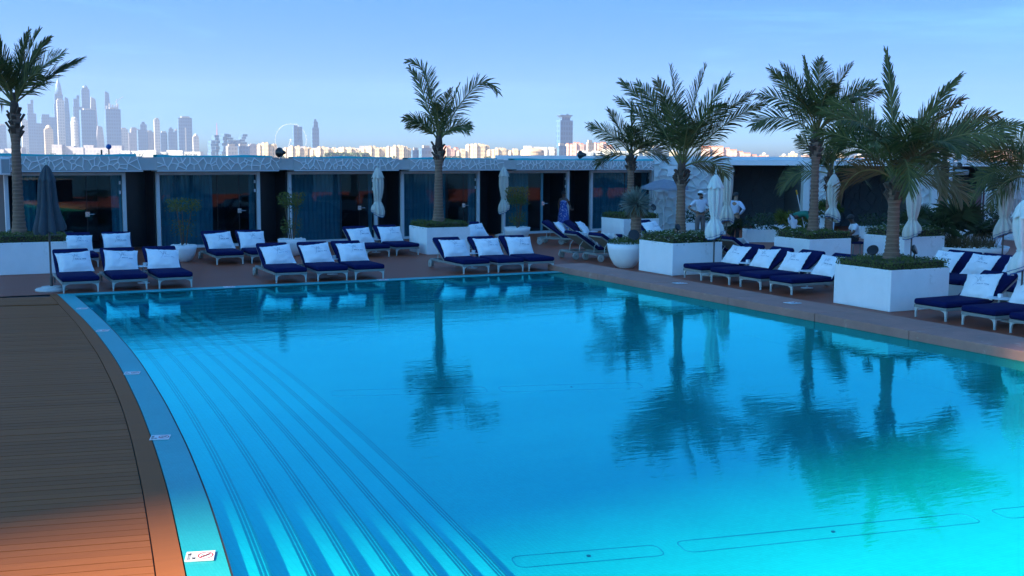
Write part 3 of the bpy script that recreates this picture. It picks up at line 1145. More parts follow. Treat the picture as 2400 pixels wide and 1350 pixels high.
def pav_wall(lat0, lat1, ztop, seed, label, y=0.0):
    o = thing('leaf_wall', label, 'wall', city(lat0, DEPR + y), -YAW, 'white leaf-patterned walls')
    w = lat1 - lat0
    MB().box((w / 2, 0.15, ztop / 2), (w, 0.3, ztop)).build('wall_panel', M['leafwall'], o)
    tag(relief(w, ztop, max(2, int(w / 0.30)), 9, seed, 0.075).build('leaf_relief', M['leafwall'], o), kind='stuff')
    return o


pav_wall(5.85, 8.34, 2.93, 1, 'white leaf-patterned wall behind the man in the visor')
pav_wall(12.25, 13.30, 2.66, 2, 'white leaf-patterned wall behind the tall palm trunk')
pav_wall(16.67, 17.28, 2.66, 3, 'narrow white leaf-patterned wall behind the nearest palm')
pav_wall(20.33, 24.0, 2.66, 4, 'white leaf-patterned wall at the right edge of the picture')
for (l0, l1, p0, p1, sd, lb) in ((8.70, 11.98, 8.345, 8.69, 11, 'open dark pavilion behind the worker with the pole'),
                                 (13.31, 16.66, 11.99, 12.24, 12, 'open dark pavilion behind the seated man'),
                                 (17.66, 20.05, 17.29, 17.65, 13, 'open dark pavilion behind the tall lamp post')):
    o = thing('pavilion', lb, 'pavilion', city(l0, DEPR), -YAW, 'open pavilions in the right row')
    w = l1 - l0
    D_ = 3.0
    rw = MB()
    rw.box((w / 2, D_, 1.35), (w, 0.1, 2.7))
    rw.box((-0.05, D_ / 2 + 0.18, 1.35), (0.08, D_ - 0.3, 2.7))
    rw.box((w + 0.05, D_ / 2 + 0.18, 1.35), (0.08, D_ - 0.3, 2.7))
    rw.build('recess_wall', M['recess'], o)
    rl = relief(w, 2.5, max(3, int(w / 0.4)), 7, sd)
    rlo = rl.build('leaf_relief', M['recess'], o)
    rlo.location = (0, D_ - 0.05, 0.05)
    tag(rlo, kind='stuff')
    pw = p1 - p0
    bevel(MB().box(((p0 + p1) / 2 - l0, 0.0, 1.33), (pw - 0.004, 0.45, 2.66)).build('pillar', M['leafwall'], o), 0.01)
    MB().box((w / 2 - 0.15, 1.4, 2.775), (w + 0.75, 3.6, 0.19)).build('roof_slab', M['white'], o)
    MB().box((w / 2 - 0.15, 2.4, 2.94), (w + 0.74, 1.6, 0.10)).build('roof_curb', M['white_fr'], o)
o = bevel(MB().box((0, 0, 1.33), (0.27, 0.45, 2.66)).build('pillar', M['leafwall'], loc=city(20.19, DEPR), rz=-YAW), 0.01)
tag(o, 'plain white pillar left of the rightmost leaf-patterned wall', 'pillar')

# ------------------------------------------------------------------ the city across the water
def facade(name, wall, glass, fz, fx, amt, rough=0.4):
    """walls with rows of windows too far off to tell apart"""
    m_, nt, b_ = new_mat(name)
    b_.inputs['Roughness'].default_value = rough
    t = nt.nodes.new("ShaderNodeTexCoord")
    sp = nt.nodes.new("ShaderNodeSeparateXYZ")
    nt.links.new(t.outputs['Object'], sp.inputs[0])

    def wave(sock, per, duty):
        d = nt.nodes.new("ShaderNodeMath")
        d.operation = 'DIVIDE'
        d.inputs[1].default_value = per
        nt.links.new(sock, d.inputs[0])
        f = nt.nodes.new("ShaderNodeMath")
        f.operation = 'FRACT'
        nt.links.new(d.outputs[0], f.inputs[0])
        g = nt.nodes.new("ShaderNodeMath")
        g.operation = 'LESS_THAN'
        g.inputs[1].default_value = duty
        nt.links.new(f.outputs[0], g.inputs[0])
        return g.outputs[0]

    ad = nt.nodes.new("ShaderNodeMath")
    ad.operation = 'ADD'
    nt.links.new(sp.outputs[0], ad.inputs[0])
    nt.links.new(sp.outputs[1], ad.inputs[1])
    a = wave(sp.outputs[2], fz, 0.55)
    c_ = wave(ad.outputs[0], fx, 0.6)
    mu = nt.nodes.new("ShaderNodeMath")
    mu.operation = 'MULTIPLY'
    nt.links.new(a, mu.inputs[0])
    nt.links.new(c_, mu.inputs[1])
    n1 = nt.nodes.new("ShaderNodeTexNoise")
    n1.inputs['Scale'].default_value = 0.03
    nt.links.new(t.outputs['Object'], n1.inputs['Vector'])
    m2 = nt.nodes.new("ShaderNodeMath")
    m2.operation = 'MULTIPLY'
    nt.links.new(mu.outputs[0], m2.inputs[0])
    mr = nt.nodes.new("ShaderNodeMapRange")
    mr.inputs['From Min'].default_value = 0.3
    mr.inputs['From Max'].default_value = 0.7
    mr.inputs['To Min'].default_value = amt * 0.6
    mr.inputs['To Max'].default_value = amt
    nt.links.new(n1.outputs['Fac'], mr.inputs['Value'])
    nt.links.new(mr.outputs['Result'], m2.inputs[1])
    mxx = nt.nodes.new("ShaderNodeMix")
    mxx.data_type = 'RGBA'
    mxx.inputs['A'].default_value = (*wall, 1)
    mxx.inputs['B'].default_value = (*glass, 1)
    nt.links.new(m2.outputs[0], mxx.inputs['Factor'])
    nt.links.new(mxx.outputs['Result'], b_.inputs['Base Color'])
    return m_


FM = {
    'b': facade('far_blue_glass', (0.07, 0.15, 0.28), (0.025, 0.06, 0.14), 13, 9, 0.8, 0.3),
    'w': facade('far_white_wall', (0.44, 0.44, 0.43), (0.14, 0.18, 0.22), 11, 9, 0.75, 0.5),
    'c': facade('far_cream_wall', (0.50, 0.41, 0.29), (0.15, 0.13, 0.11), 9, 7, 0.6, 0.7),
    'l': facade('far_stone_wall', (0.27, 0.26, 0.29), (0.16, 0.16, 0.19), 14, 12, 0.6, 0.7),
    'p': facade('far_pink_wall', (0.52, 0.34, 0.29), (0.24, 0.15, 0.14), 9, 8, 0.6, 0.7),
    't': facade('far_tan_wall', (0.46, 0.33, 0.22), (0.14, 0.11, 0.10), 8, 30, 0.7, 0.7),
}
M['far_roof'] = mat('far_roof', (0.36, 0.33, 0.30), 0.8, 0.1, 0.05)
M['far_red_roof'] = mat('far_red_roof', (0.50, 0.17, 0.11), 0.8, 0.1, 0.05)
M['far_steel'] = mat('far_steel', (0.42, 0.44, 0.47), 0.5, 0.05, 0.1)
M['far_red'] = mat('far_red_paint', (0.40, 0.08, 0.06), 0.6, 0.05, 0.1)
CITY = [
    (-2092, 4600, 31, 95, 'slab', 'b', 'pale blue tower cut by the left picture edge'),
    (-2060, 4600, 31, 116, 'slab', 'b', 'flat-topped blue tower left of the left palm trunk'),
    (-1967, 4600, 24, 137, 'slab', 'w', 'slim pale tower just right of the left palm trunk'),
    (-2023, 4800, 36, 228, 'setback', 'b', 'tall blue tower behind the lowest frond of the left palm'),
    (-2001, 4900, 92, 171, 'setback', 'b', 'broad stepped blue block left of the spired tower'),
    (-1709, 4200, 30, 109, 'dome', 'c', 'short cream tower with a rounded crown'),
    (-1985, 5000, 42, 336, 'spire', 'b', 'tallest tower, topped with a pointed dome and mast'),
    (-1701, 4300, 26, 204, 'slab', 'w', 'white gridded tower before the spired tower'),
    (-1874, 4800, 27, 242, 'taper', 'b', 'blue tower with a sloping top beside the white gridded one'),
    (-1613, 4200, 27, 142, 'cyl', 'w', 'round white tower with a small dome'),
    (-1791, 4700, 35, 242, 'setback', 'b', 'blue tower with a narrow head behind the round white one'),
    (-1831, 4900, 35, 297, 'dome', 'b', 'second tallest tower with a large rounded dome'),
    (-1762, 4800, 33, 241, 'taper', 'l', 'tall lavender tower tapering to a point'),
    (-1600, 4300, 55, 167, 'slab', 'b', 'wide blue tower with pale bands below the domed one'),
    (-1702, 4700, 34, 119, 'taper', 'l', 'low lavender tower right of the pale-banded one'),
    (-1704, 4800, 31, 266, 'taper', 'b', 'slender blue tower that narrows to a flat top'),
    (-1506, 4300, 55, 171, 'slab', 'b', 'unfinished blue tower with a ragged top and crane'),
    (-1567, 4600, 30, 103, 'slab', 'w', 'short whitish slab right of the unfinished tower'),
    (-1588, 4800, 63, 115, 'setback', 'l', 'pale stepped block in the haze'),
    (-1494, 4600, 40, 133, 'setback', 'b', 'blue tower with a broken stepped head'),
    (-1493, 4700, 28, 95, 'slab', 'l', 'low pale block right of the stepped-head tower'),
    (-1341, 4300, 21, 133, 'slab', 'w', 'very slim white and blue tower'),
    (-1408, 4600, 31, 90, 'slab', 'b', 'low blue block right of the slim tower'),
    (-1377, 4600, 30, 111, 'setback', 'b', 'middle-height blue tower left of the big slab'),
    (-1385, 4700, 21, 101, 'slab', 'b', 'narrow blue block touching the big slab'),
    (-1265, 4400, 53, 143, 'slab', 'b', 'big dark blue slab tower with a pale slot'),
    (-1168, 4200, 22, 80, 'dome', 'w', 'small white tower with rounded top right of the big slab'),
    (-1377, 3700, 221, 34, 'low', 'l', 'long low lavender mall at the foot of the towers'),
    (-1648, 3700, 112, 24, 'low', 'l', 'low pale sheds at the far left shore'),
    (-1136, 3700, 261, 17, 'low', 'w', 'low white shoreline buildings below the middle towers'),
    (-945, 3600, 26, 59, 'stack', 'b', 'leaning stack of dark blue blocks with a red crane mast beside it'),
    (-884, 3600, 76, 65, 'stack', 'b', 'wide hotel of stacked blue and white blocks'),
    (-764, 3100, 30, 26, 'slab', 'w', 'whitish gridded block before the stacked hotel'),
    (-745, 3150, 33, 27, 'slab', 'b', 'blue block right of the whitish gridded one'),
    (-772, 3400, 41, 36, 'setback', 'l', 'grey-blue block left of the first cream flats'),
    (-737, 3900, 35, 105, 'twin', 'b', 'dark twin-topped tower next to the big wheel'),
    (-676, 3900, 26, 125, 'setback', 'b', 'tall striped tower right of the twin-topped one'),
    (-583, 2700, 41, 31, 'bays', 'c', 'cream apartment block nearest the stacked hotel'),
    (-512, 2700, 61, 24, 'bays', 'c', 'cream apartment block right of the loudspeaker'),
    (-450, 2700, 57, 22, 'bays', 'c', 'cream apartment block below the striped tower'),
    (-390, 2700, 62, 21, 'bays', 'c', 'cream apartment block behind the small dark trees'),
    (-329, 2700, 56, 24, 'bays', 'c', 'cream apartment block right of the small dark trees'),
    (-271, 2700, 56, 26, 'bays', 'c', 'cream apartment block left of the middle palm'),
    (-565, 3200, 103, 32, 'low', 'l', 'grey block with square openings behind the cream flats'),
    (-443, 3200, 93, 32, 'low', 'l', 'second grey block with square openings behind the cream flats'),
    (-232, 2700, 17, 16, 'slab', 'b', 'small blue block left of the middle palm trunk'),
    (-207, 2700, 29, 21, 'slab', 'b', 'blue gridded block against the middle palm trunk'),
    (-156, 2700, 50, 25, 'bays', 'p', 'pinkish apartment block right of the middle palm'),
    (-115, 2600, 23, 17, 'bays', 'c', 'small cream block right of the pinkish one'),
    (-84, 2700, 51, 31, 'bays', 'c', 'tallest cream apartment block with peaked roofs'),
    (-34, 2700, 51, 21, 'bays', 'c', 'cream apartment block right of the peaked one'),
    (5, 2600, 27, 18, 'bays', 'c', 'low cream block left of the round brown hall'),
    (43, 2500, 53, 21, 'round', 't', 'round tan hall with banded windows'),
    (59, 3000, 60, 33, 'low', 'w', 'flat white roof above the round tan hall'),
    (91, 2700, 29, 23, 'bays', 'w', 'white stepped block left of the lone tower'),
    (136, 3000, 44, 111, 'crown', 'b', 'lone broad blue tower with a flared crown'),
    (112, 2600, 22, 27, 'slab', 'b', 'blue podium block below the lone tower'),
    (151, 2700, 49, 35, 'bays', 'p', 'reddish apartment block right of the lone tower'),
    (180, 2650, 19, 35, 'slab', 'c', 'cream slab right of the reddish block'),
    (222, 2800, 46, 37, 'bays', 'p', 'second reddish block left of the small palm crown'),
    (147, 2200, 42, 15, 'low', 'w', 'low white villas before the reddish block'),
    (193, 2200, 55, 16, 'bays', 'w', 'white villas behind the small palm crown'),
    (254, 2300, 47, 16, 'bays', 'w', 'white villas right of the small palm crown'),
    (339, 2700, 33, 24, 'slab', 'b', 'blue-grey block between the two palm crowns'),
    (443, 2300, 122, 23, 'stepped', 'p', 'big pink hotel stepping down to the right'),
    (868, 2000, 75, 17, 'bays', 'p', 'pale pink hotel at the far right behind the roofs'),
]
GROUND_Z = -6.0


def dome(mb, r, z, n=14, squash=1.0, c=(0, 0)):
    mb.lathe([(r * math.cos(a), z + r * squash * math.sin(a)) for a in [PI / 2 * i / 6 for i in range(7)][:-1]] + [(0.01 * r, z + r * squash)], n, (c[0], c[1], 0))


for bi, (lat, dep, w, zt, ty, co, lab) in enumerate(CITY):
    rr = random.Random(bi * 7 + 1)
    yaw = math.radians(rr.uniform(35, 42))
    if ty in ('bays', 'low', 'round', 'stepped'):
        yaw = math.radians(rr.uniform(-4, 4))
    H_ = zt - GROUND_Z
    o = thing('far_building', lab, 'building', city(lat, dep, GROUND_Z), -YAW + yaw, 'buildings across the water')
    fm = FM[co]
    bd = MB()
    W_ = w / 1.0
    dp = W_ * 0.36
    if ty == 'slab':
        bd.box((0, 0, H_ / 2), (W_, dp, H_))
        bd.build('walls', fm, o)
        r_ = MB().box((rr.uniform(-.1, .1) * W_, 0, H_ + 3), (W_ * 0.6, dp * .6, 6))
        r_.build('roof', M['far_roof'], o)
        if 'slot' in lab:
            MB().box((0, -dp / 2 - 0.5, H_ * 0.4), (W_ * 0.09, 1.6, H_ * 0.7)).build('slot_window', FM['w'], o)
        if 'ragged' in lab:
            t_ = MB()
            for k in range(5):
                t_.box(((k - 2) * W_ * .18, rr.uniform(-.2, .2) * dp, H_ + 5 + rr.uniform(0, 8)), (W_ * .1, dp * .2, 10 + rr.uniform(0, 10)))
            t_.bar((W_ * .3, 0, H_), (W_ * .3, 0, H_ + 38), 2.2)
            t_.bar((W_ * .2, 0, H_ + 26), (W_ * .75, 0, H_ + 48), 1.8)
            t_.build('crane', M['far_steel'], o)
    elif ty == 'setback':
        h1 = H_ * rr.uniform(0.74, 0.86)
        bd.box((0, 0, h1 / 2), (W_, dp, h1))
        bd.box((rr.uniform(-.1, .1) * W_, 0, h1 + (H_ - h1) * .35), (W_ * .66, dp * .7, (H_ - h1) * .7))
        bd.build('walls', fm, o)
        MB().box((rr.uniform(-.12, .12) * W_, 0, H_ - (H_ - h1) * .15), (W_ * .34, dp * .4, (H_ - h1) * .3)).build('roof', fm, o)
    elif ty == 'taper':
        n = 6
        vs = []
        for i in range(n + 1):
            f = i / n
            k = 1 - 0.42 * f ** 2.2
            hx, hy = W_ / 2 * k, dp / 2 * k
            sh = W_ * 0.06 * f
            vs += [(-hx + sh, -hy, H_ * f), (hx + sh * .2, -hy, H_ * f * (0.965 if i == n else 1)), (hx + sh * .2, hy, H_ * f * (0.965 if i == n else 1)), (-hx + sh, hy, H_ * f)]
        fs = [(4 * i + a, 4 * i + (a + 1) % 4, 4 * i + 4 + (a + 1) % 4, 4 * i + 4 + a) for i in range(n) for a in range(4)] + [(4 * n, 4 * n + 1, 4 * n + 2, 4 * n + 3)]
        bd.add(vs, fs)
        bd.build('walls', fm, o)
    elif ty == 'dome':
        h1 = H_ - W_ * 0.55
        bd.box((0, 0, h1 / 2), (W_, dp, h1))
        bd.box((0, 0, h1 + W_ * 0.05), (W_ * .8, dp * .8, W_ * .1))
        bd.build('walls', fm, o)
        r_ = MB()
        dome(r_, W_ * 0.36, h1 + W_ * .1, squash=1.2)
        r_.build('roof', fm, o, smooth=True)
    elif ty == 'cyl':
        bd.lathe([(w * .46, 0), (w * .46, H_ * .86), (w * .36, H_ * .88), (w * .36, H_ * .93)], 20)
        bd.build('walls', fm, o)
        r_ = MB()
        dome(r_, w * .34, H_ * .93, squash=.8)
        r_.build('roof', fm, o, smooth=True)
    elif ty == 'spire':
        bd.box((0, 0, H_ * .33), (W_, dp, H_ * .66))
        bd.box((0, 0, H_ * .71), (W_ * .84, dp * .84, H_ * .14))
        bd.build('walls', fm, o)
        MB().lathe([(W_ * .38, H_ * .78), (W_ * .36, H_ * .84), (W_ * .26, H_ * .90), (W_ * .10, H_ * .95), (W_ * .03, H_)], 14).build('roof', fm, o, smooth=True)
        MB().tube([(0, 0, H_ * .99), (0, 0, H_ * 1.05)], 1.2, 6).build('mast', M['far_steel'], o)
    elif ty == 'stack':
        cols = 2 if w < 40 else 5
        for k in range(cols):
            hk = H_ * (rr.uniform(.55, .8) if w < 40 and k == 0 else (1.0 if k in (0, 1, 4) or w < 40 else rr.uniform(.68, .85)))
            z = 0
            while z < hk:
                st = rr.uniform(7, 11)
                bd.box(((k - (cols - 1) / 2) * w / cols + rr.uniform(-.06, .06) * w, rr.uniform(-4, 4), z + st / 2), (w / cols * rr.uniform(.9, 1.15), 26, st - 1.4))
                z += st
        bd.build('walls', fm, o)
        if w < 40:
            MB().tube([(w * .48, 0, 0), (w * .48, 0, H_ * 1.68)], [2.4, 0.7], 6).build('crane', M['far_red'], o)
        else:
            MB().box((0, 0, H_ * .3), (w * .96, 20, 3)).build('roof', FM['w'], o)
    elif ty == 'twin':
        bd.box((0, 0, H_ * .27), (W_, dp, H_ * .54))
        bd.box((-W_ * .27, 0, H_ * .76), (W_ * .42, dp * .8, H_ * .46))
        bd.box((W_ * .29, 0, H_ * .74), (W_ * .40, dp * .8, H_ * .42))
        bd.build('walls', fm, o)
        MB().bar((0, 0, H_ * .5), (0, 0, H_ * 1.04), 2.0).build('crane', M['far_steel'], o)
    elif ty == 'crown':
        bd.box((0, 0, H_ * .44), (W_, dp, H_ * .88))
        bd.build('walls', fm, o)
        vs = []
        for z, k in ((.88, .68), (.91, .66), (.955, .74), (.985, .98), (1.0, .98)):
            vs += [(-W_ / 2 * k, -dp / 2 * k, H_ * z), (W_ / 2 * k, -dp / 2 * k, H_ * z), (W_ / 2 * k, dp / 2 * k, H_ * z), (-W_ / 2 * k, dp / 2 * k, H_ * z)]
        r_ = MB()
        r_.add(vs, [(4 * i + a, 4 * i + (a + 1) % 4, 4 * i + 4 + (a + 1) % 4, 4 * i + 4 + a) for i in range(4) for a in range(4)] + [(16, 17, 18, 19)])
        r_.box((W_ * .2, 0, H_ * 1.012), (W_ * .16, dp * .2, H_ * .024))
        r_.build('crown', fm, o)
    elif ty == 'round':
        bd.lathe([(w * .5, 0), (w * .5, H_ * .7), (w * .47, H_ * .82), (w * .30, H_ * .96), (w * .05, H_)], 28)
        bd.build('walls', fm, o)
    elif ty == 'stepped':
        for k in range(9):
            f = k / 9
            hk = H_ * (1.0 if k < 3 else 1.0 - (k - 2) * 0.115)
            bd.box((-w / 2 + w * (f + 1 / 18), -6 + (k % 2) * 5, hk / 2), (w / 9 + .2, 30, hk))
        bd.build('walls', fm, o)
        r_ = MB()
        for k in range(9):
            hk = H_ * (1.0 if k < 3 else 1.0 - (k - 2) * 0.115)
            r_.box((-w / 2 + w * (k / 9 + 1 / 18), -6 + (k % 2) * 5, hk + 1.2), (w / 9 * .96, 24, 2.4))
        r_.build('roof', M['far_red_roof'], o)
    elif ty == 'low':
        n = max(3, int(w / 28))
        for k in range(n):
            hk = H_ * rr.uniform(.72, 1.0)
            bd.box((-w / 2 + w * (k + .5) / n, rr.uniform(-12, 12), hk / 2), (w / n * 1.02, 30, hk))
        bd.build('walls', fm, o)
    else:   # apartment bays: projecting stacks of different heights around a bend
        n = max(4, int(w / 7.5))
        roof = MB()
        for k in range(n):
            f = (k + .5) / n
            hk = H_ * (rr.uniform(.80, 1.0) if k not in (n // 3, n // 2) else 1.0) * (1 - 0.10 * abs(f - .45))
            y = (f - .4) ** 2 * w * .9 + (k % 2) * 4.5
            bd.box((-w / 2 + w * f, y, hk / 2), (w / n * 1.02, 16, hk), rz=(f - .4) * .9)
            roof.box((-w / 2 + w * f, y, hk + 1.0), (w / n * .7, 8, 2.6), rz=(f - .4) * .9)
        bd.build('walls', fm, o)
        tag(roof.build('roof', fm if co != 'p' else M['far_red_roof'], o), kind='stuff')

# the big wheel far behind the twin-topped tower
bw = thing('ferris_wheel', 'thin pale observation wheel left of the twin-topped tower', 'ferris wheel', city(-1090, 5600, GROUND_Z), -YAW)
s = MB()
R_, Zc = 76.0, 84.0
s.tube([(R_ * math.cos(2 * PI * i / 48), 0, Zc + R_ * math.sin(2 * PI * i / 48)) for i in range(49)], 0.8, 6, cap=False)
s.build('rim', M['far_steel'], bw)
s = MB()
for i in range(24):
    a = 2 * PI * i / 24
    s.box(((R_ + 2.5) * math.cos(a), 0, Zc + (R_ + 2.5) * math.sin(a)), (2.6, 3, 2.6))
s.build('cabins', M['far_steel'], bw)
s = MB()
for sx in (-1, 1):
    s.tube([(sx * 34, 10, 0), (0, 2, Zc)], 1.6, 6)
s.tube([(0, -5, Zc), (0, 5, Zc)], 4, 8)
s.build('legs', M['far_steel'], bw)

# low villas and domes along the shore at the right
for k, (lat, dep, hh) in enumerate(((508, 2300, 9), (548, 2300, 7), (566, 2300, 12), (592, 2300, 8), (628, 2300, 6), (660, 2300, 10), (700, 2300, 8), (318, 2250, 14))):
    o = thing('shore_villa', 'tiny pale villa, %s along the shore right of the pink hotel' % ('first', 'second', 'third', 'fourth', 'fifth', 'sixth', 'seventh', 'last')[k] if k < 7 else 'small pale villa in the gap left of the pink hotel', 'villa', city(lat, dep, GROUND_Z), -YAW, 'tiny villas along the far shore')
    s = MB().box((0, 0, (hh + 6) / 2), (16, 12, hh + 4))
    s.build('walls', FM['c' if k % 3 else 'p'], o)
    s = MB()
    dome(s, 5, hh + 5)
    s.build('roof', FM['w'], o, smooth=True)

# dark shoreline trees: one far mass
rr = random.Random(77)
s = MB()
for k in range(150):
    lat = rr.choice((rr.uniform(-395, -305), rr.uniform(-1900, -700), rr.uniform(-560, 400)))
    dep = 2450 + rr.uniform(-40, 40) if lat > -700 else 3500
    big = 1.7 if -400 < lat < -320 else 1.0
    p = city(lat, dep)
    for q in range(26):
        a, b_ = rr.uniform(0, 2 * PI), rr.uniform(-.3, 1)
        d = 7 * big * (dep / 2450)
        c = Vector((p[0] + d * math.cos(a) * rr.random(), p[1] + d * math.sin(a) * rr.random(), GROUND_Z + d * (.5 + .6 * b_)))
        e1 = Vector((rr.uniform(-1, 1), rr.uniform(-1, 1), rr.uniform(-1, 1))).normalized() * 2.2 * big
        e2 = Vector((rr.uniform(-1, 1), rr.uniform(-1, 1), rr.uniform(-1, 1))).normalized() * 2.2 * big
        s.add([c - e1, c + e2, c + e1, c - e2], [(0, 1, 2, 3)])
tag(s.build('shoreline_trees', M['darkbush']), 'dark green trees along the far shore', 'trees', kind='stuff')
s = MB()
for a, b_, c_, d in ((-2600, 1200, 2380, 5200), (400, 2600, 2100, 4500)):
    s.add([city(a, c_, -5.2), city(b_, c_, -5.2), city(b_ * 1.6, d + 1500, -5.0), city(a * 1.6, d + 1500, -5.0)], [(0, 1, 2, 3)])
M['shore'] = mat('shore_ground', (0.34, 0.28, 0.22), 0.9, 0.2, 0.01)
tag(s.build('shore', M['shore']), kind='structure')

# even pale air over the whole place
hz = MB()
hz.box((0, 0, 0), (1, 1, 1))
hm = bpy.data.materials.new('haze_air')
hm.use_nodes = True
hn = hm.node_tree
for n_ in list(hn.nodes):
    if n_.type != 'OUTPUT_MATERIAL':
        hn.nodes.remove(n_)
pv = hn.nodes.new("ShaderNodeVolumePrincipled")
pv.inputs['Color'].default_value = (0.44, 0.60, 0.92, 1)
pv.inputs['Density'].default_value = 0.00011
pv.inputs['Anisotropy'].default_value = 0.2
hn.links.new(pv.outputs[0], hn.nodes["Material Output"].inputs['Volume'])
ho = hz.build('haze', hm)
ho.location = city(0, 2900, 191)
ho.scale = (7600, 6600, 396)
ho.rotation_euler = (0, 0, -YAW)
tag(ho, kind='stuff')

# ------------------------------------------------------------------ planters, hedges, palms
def planter(x, y, s, zt, label):
    """white rendered tub with its near corner at (x, y)"""
    o = thing('planter', label, 'planter', (x + s / 2, y + s / 2, 0), 0, 'white square planters')
    h = s / 2
    t = 0.06
    b = MB()
    for cx, cy, sx, sy in ((0, -h + t / 2, s, t), (0, h - t / 2, s, t), (-h + t / 2, 0, t, s - 2 * t), (h - t / 2, 0, t, s - 2 * t)):
        b.box((cx, cy, zt / 2), (sx, sy, zt))
    bevel(b.build('tub', M['white'], o), .012, 2)
    MB().box((0, 0, zt - 0.09), (s - 2 * t, s - 2 * t, 0.06)).build('soil', M['soil'], o)
    return o


def leaf_cloud(mb, n, sampler, size, rr, up=0.3):
    for _ in range(n):
        c, nrm = sampler()
        c = Vector(c)
        d = (Vector(nrm) + Vector((rr.uniform(-1, 1), rr.uniform(-1, 1), rr.uniform(-.6, 1))) * 0.9)
        d.z += up
        d.normalize()
        a = d.cross(Vector((rr.uniform(-1, 1), rr.uniform(-1, 1), rr.uniform(-1, 1))))
        if a.length < 1e-3:
            continue
        a.normalize()
        L = size * rr.uniform(.7, 1.35)
        w = L * 0.42
        tip = c + (a * 0.55 + d * 0.45) * L
        mid = c + (a * 0.28 + d * 0.3) * L
        sd = a.cross(d).normalized() * w * .5
        mb.add([c, mid + sd, tip, mid - sd], [(0, 1, 2), (0, 2, 3)])


def hedge(x, y, s, zt, hh, label, seed, flowers=0, n=4200, leaf=0.055):
    rr = random.Random(seed)
    o = thing('hedge', label, 'hedge', (x + s / 2, y + s / 2, zt - 0.06), 0, 'clipped hedges in the planters')
    h = s / 2 - 0.03

    def smp():
        f = rr.random()
        if f < 0.5:
            px, py = rr.uniform(-h, h), rr.uniform(-h, h)
            bump = 0.04 * math.sin(px * 7 + seed) * math.cos(py * 6) + rr.uniform(-.05, .02)
            e = max(abs(px), abs(py)) / h
            return (px, py, hh + bump - 0.06 * max(0, e - .85) / .15), (0, 0, 1)
        side = rr.randrange(4)
        u_ = rr.uniform(-h, h)
        z = rr.uniform(0, hh)
        d = h + rr.uniform(-.04, .015)
        return [((u_, -d, z), (0, -1, .3)), ((-d, u_, z), (-1, 0, .3)), ((u_, d, z), (0, 1, .3)), ((d, u_, z), (1, 0, .3))][side]

    mb = MB()
    leaf_cloud(mb, n, smp, leaf, rr)
    tag(mb.build('leaves', M['hedge'], o), kind='stuff')
    core = MB()
    core.box((0, 0, hh * .45), (2 * h - .1, 2 * h - .1, hh * .85))
    core.build('twig_core', M['soil'], o)
    if flowers:
        fb = MB()
        for _ in range(flowers):
            c, nr = smp()
            c = Vector(c) + Vector(nr) * 0.045
            r = rr.uniform(0.016, 0.028)
            for k in range(5):
                a = 2 * PI * k / 5
                e1 = Vector((math.cos(a), math.sin(a), .35)) * r
                e2 = Vector((math.cos(a + .9), math.sin(a + .9), .35)) * r
                fb.add([c, c + e1, c + (e1 + e2) * .8, c + e2], [(0, 1, 2, 3)])
        tag(fb.build('blossoms', M['flower'], o), kind='stuff')
    return o


def frond_mesh(L, el0, droop, n, ll, seed, vee=0.5, side_scale=1.0, ragged=0.0, sway=0.0, tipcurl=0.0, roll=0.0):
    """one pinnate leaf growing along +x from the origin: a rachis with two ranks of leaflets"""
    rr = random.Random(seed)
    mb = MB()
    K = 18
    pts = [Vector((0, 0, 0))]
    tans = []
    el = el0
    for k in range(K):
        f = (k + .5) / K
        e = el0 - droop * f ** 1.5 - tipcurl * max(0, f - .7) / .3
        az = sway * f * f
        t = Vector((math.cos(e) * math.cos(az), math.cos(e) * math.sin(az), math.sin(e)))
        tans.append(t)
        pts.append(pts[-1] + t * (L / K))
    tans.append(tans[-1])
    mb.cm = 1
    mb.tube(pts, [0.024 * (1 - .88 * i / K) + .003 for i in range(K + 1)], 5)
    mb.cm = 0
    for i in range(n):
        f = 0.20 + 0.80 * (i + .5) / n
        x = f * K
        k = min(int(x), K - 1)
        p = pts[k].lerp(pts[k + 1], x - k)
        t = tans[k]
        sd = t.cross(Vector((0, 0, 1)))
        if sd.length < 0.05:
            sd = Vector((0, 1, 0))
        sd.normalize()
        up = sd.cross(t)
        sd, up = sd * math.cos(roll) + up * math.sin(roll), up * math.cos(roll) - sd * math.sin(roll)
        env = math.sin(PI * min(1.0, (f - .12) / .88) ** 0.75) ** 0.6 if f < .999 else 0.3
        env = max(env, 0.35)
        for s_ in (-1, 1):
            if rr.random() < ragged:
                continue
            l = ll * env * rr.uniform(.82, 1.12)
            fw_ = 0.85 + 0.95 * f ** 2
            d = (t * fw_ + sd * s_ * side_scale + up * vee * rr.uniform(.6, 1.3)).normalized()
            d = (d + Vector((rr.uniform(-.1, .1), rr.uniform(-.1, .1), rr.uniform(-.1, .1)))).normalized()
            w = 0.025 * rr.uniform(.8, 1.2)
            wd = d.cross(up)
            if wd.length < .05:
                wd = t.copy()
            wd.normalize()
            sag = rr.uniform(.10, .30) * l
            p1 = p + d * l * .45 - Vector((0, 0, sag * .18))
            p2 = p + d * l * .80 - Vector((0, 0, sag * .65))
            p3 = p + d * l - Vector((0, 0, sag * 1.15))
            mb.add([p - wd * w * .3, p + wd * w * .3, p1 + wd * w * .5, p1 - wd * w * .5, p2 + wd * w * .38, p2 - wd * w * .38, p3],
                   [(0, 1, 2, 3), (3, 2, 4, 5), (5, 4, 6)])
    return mb


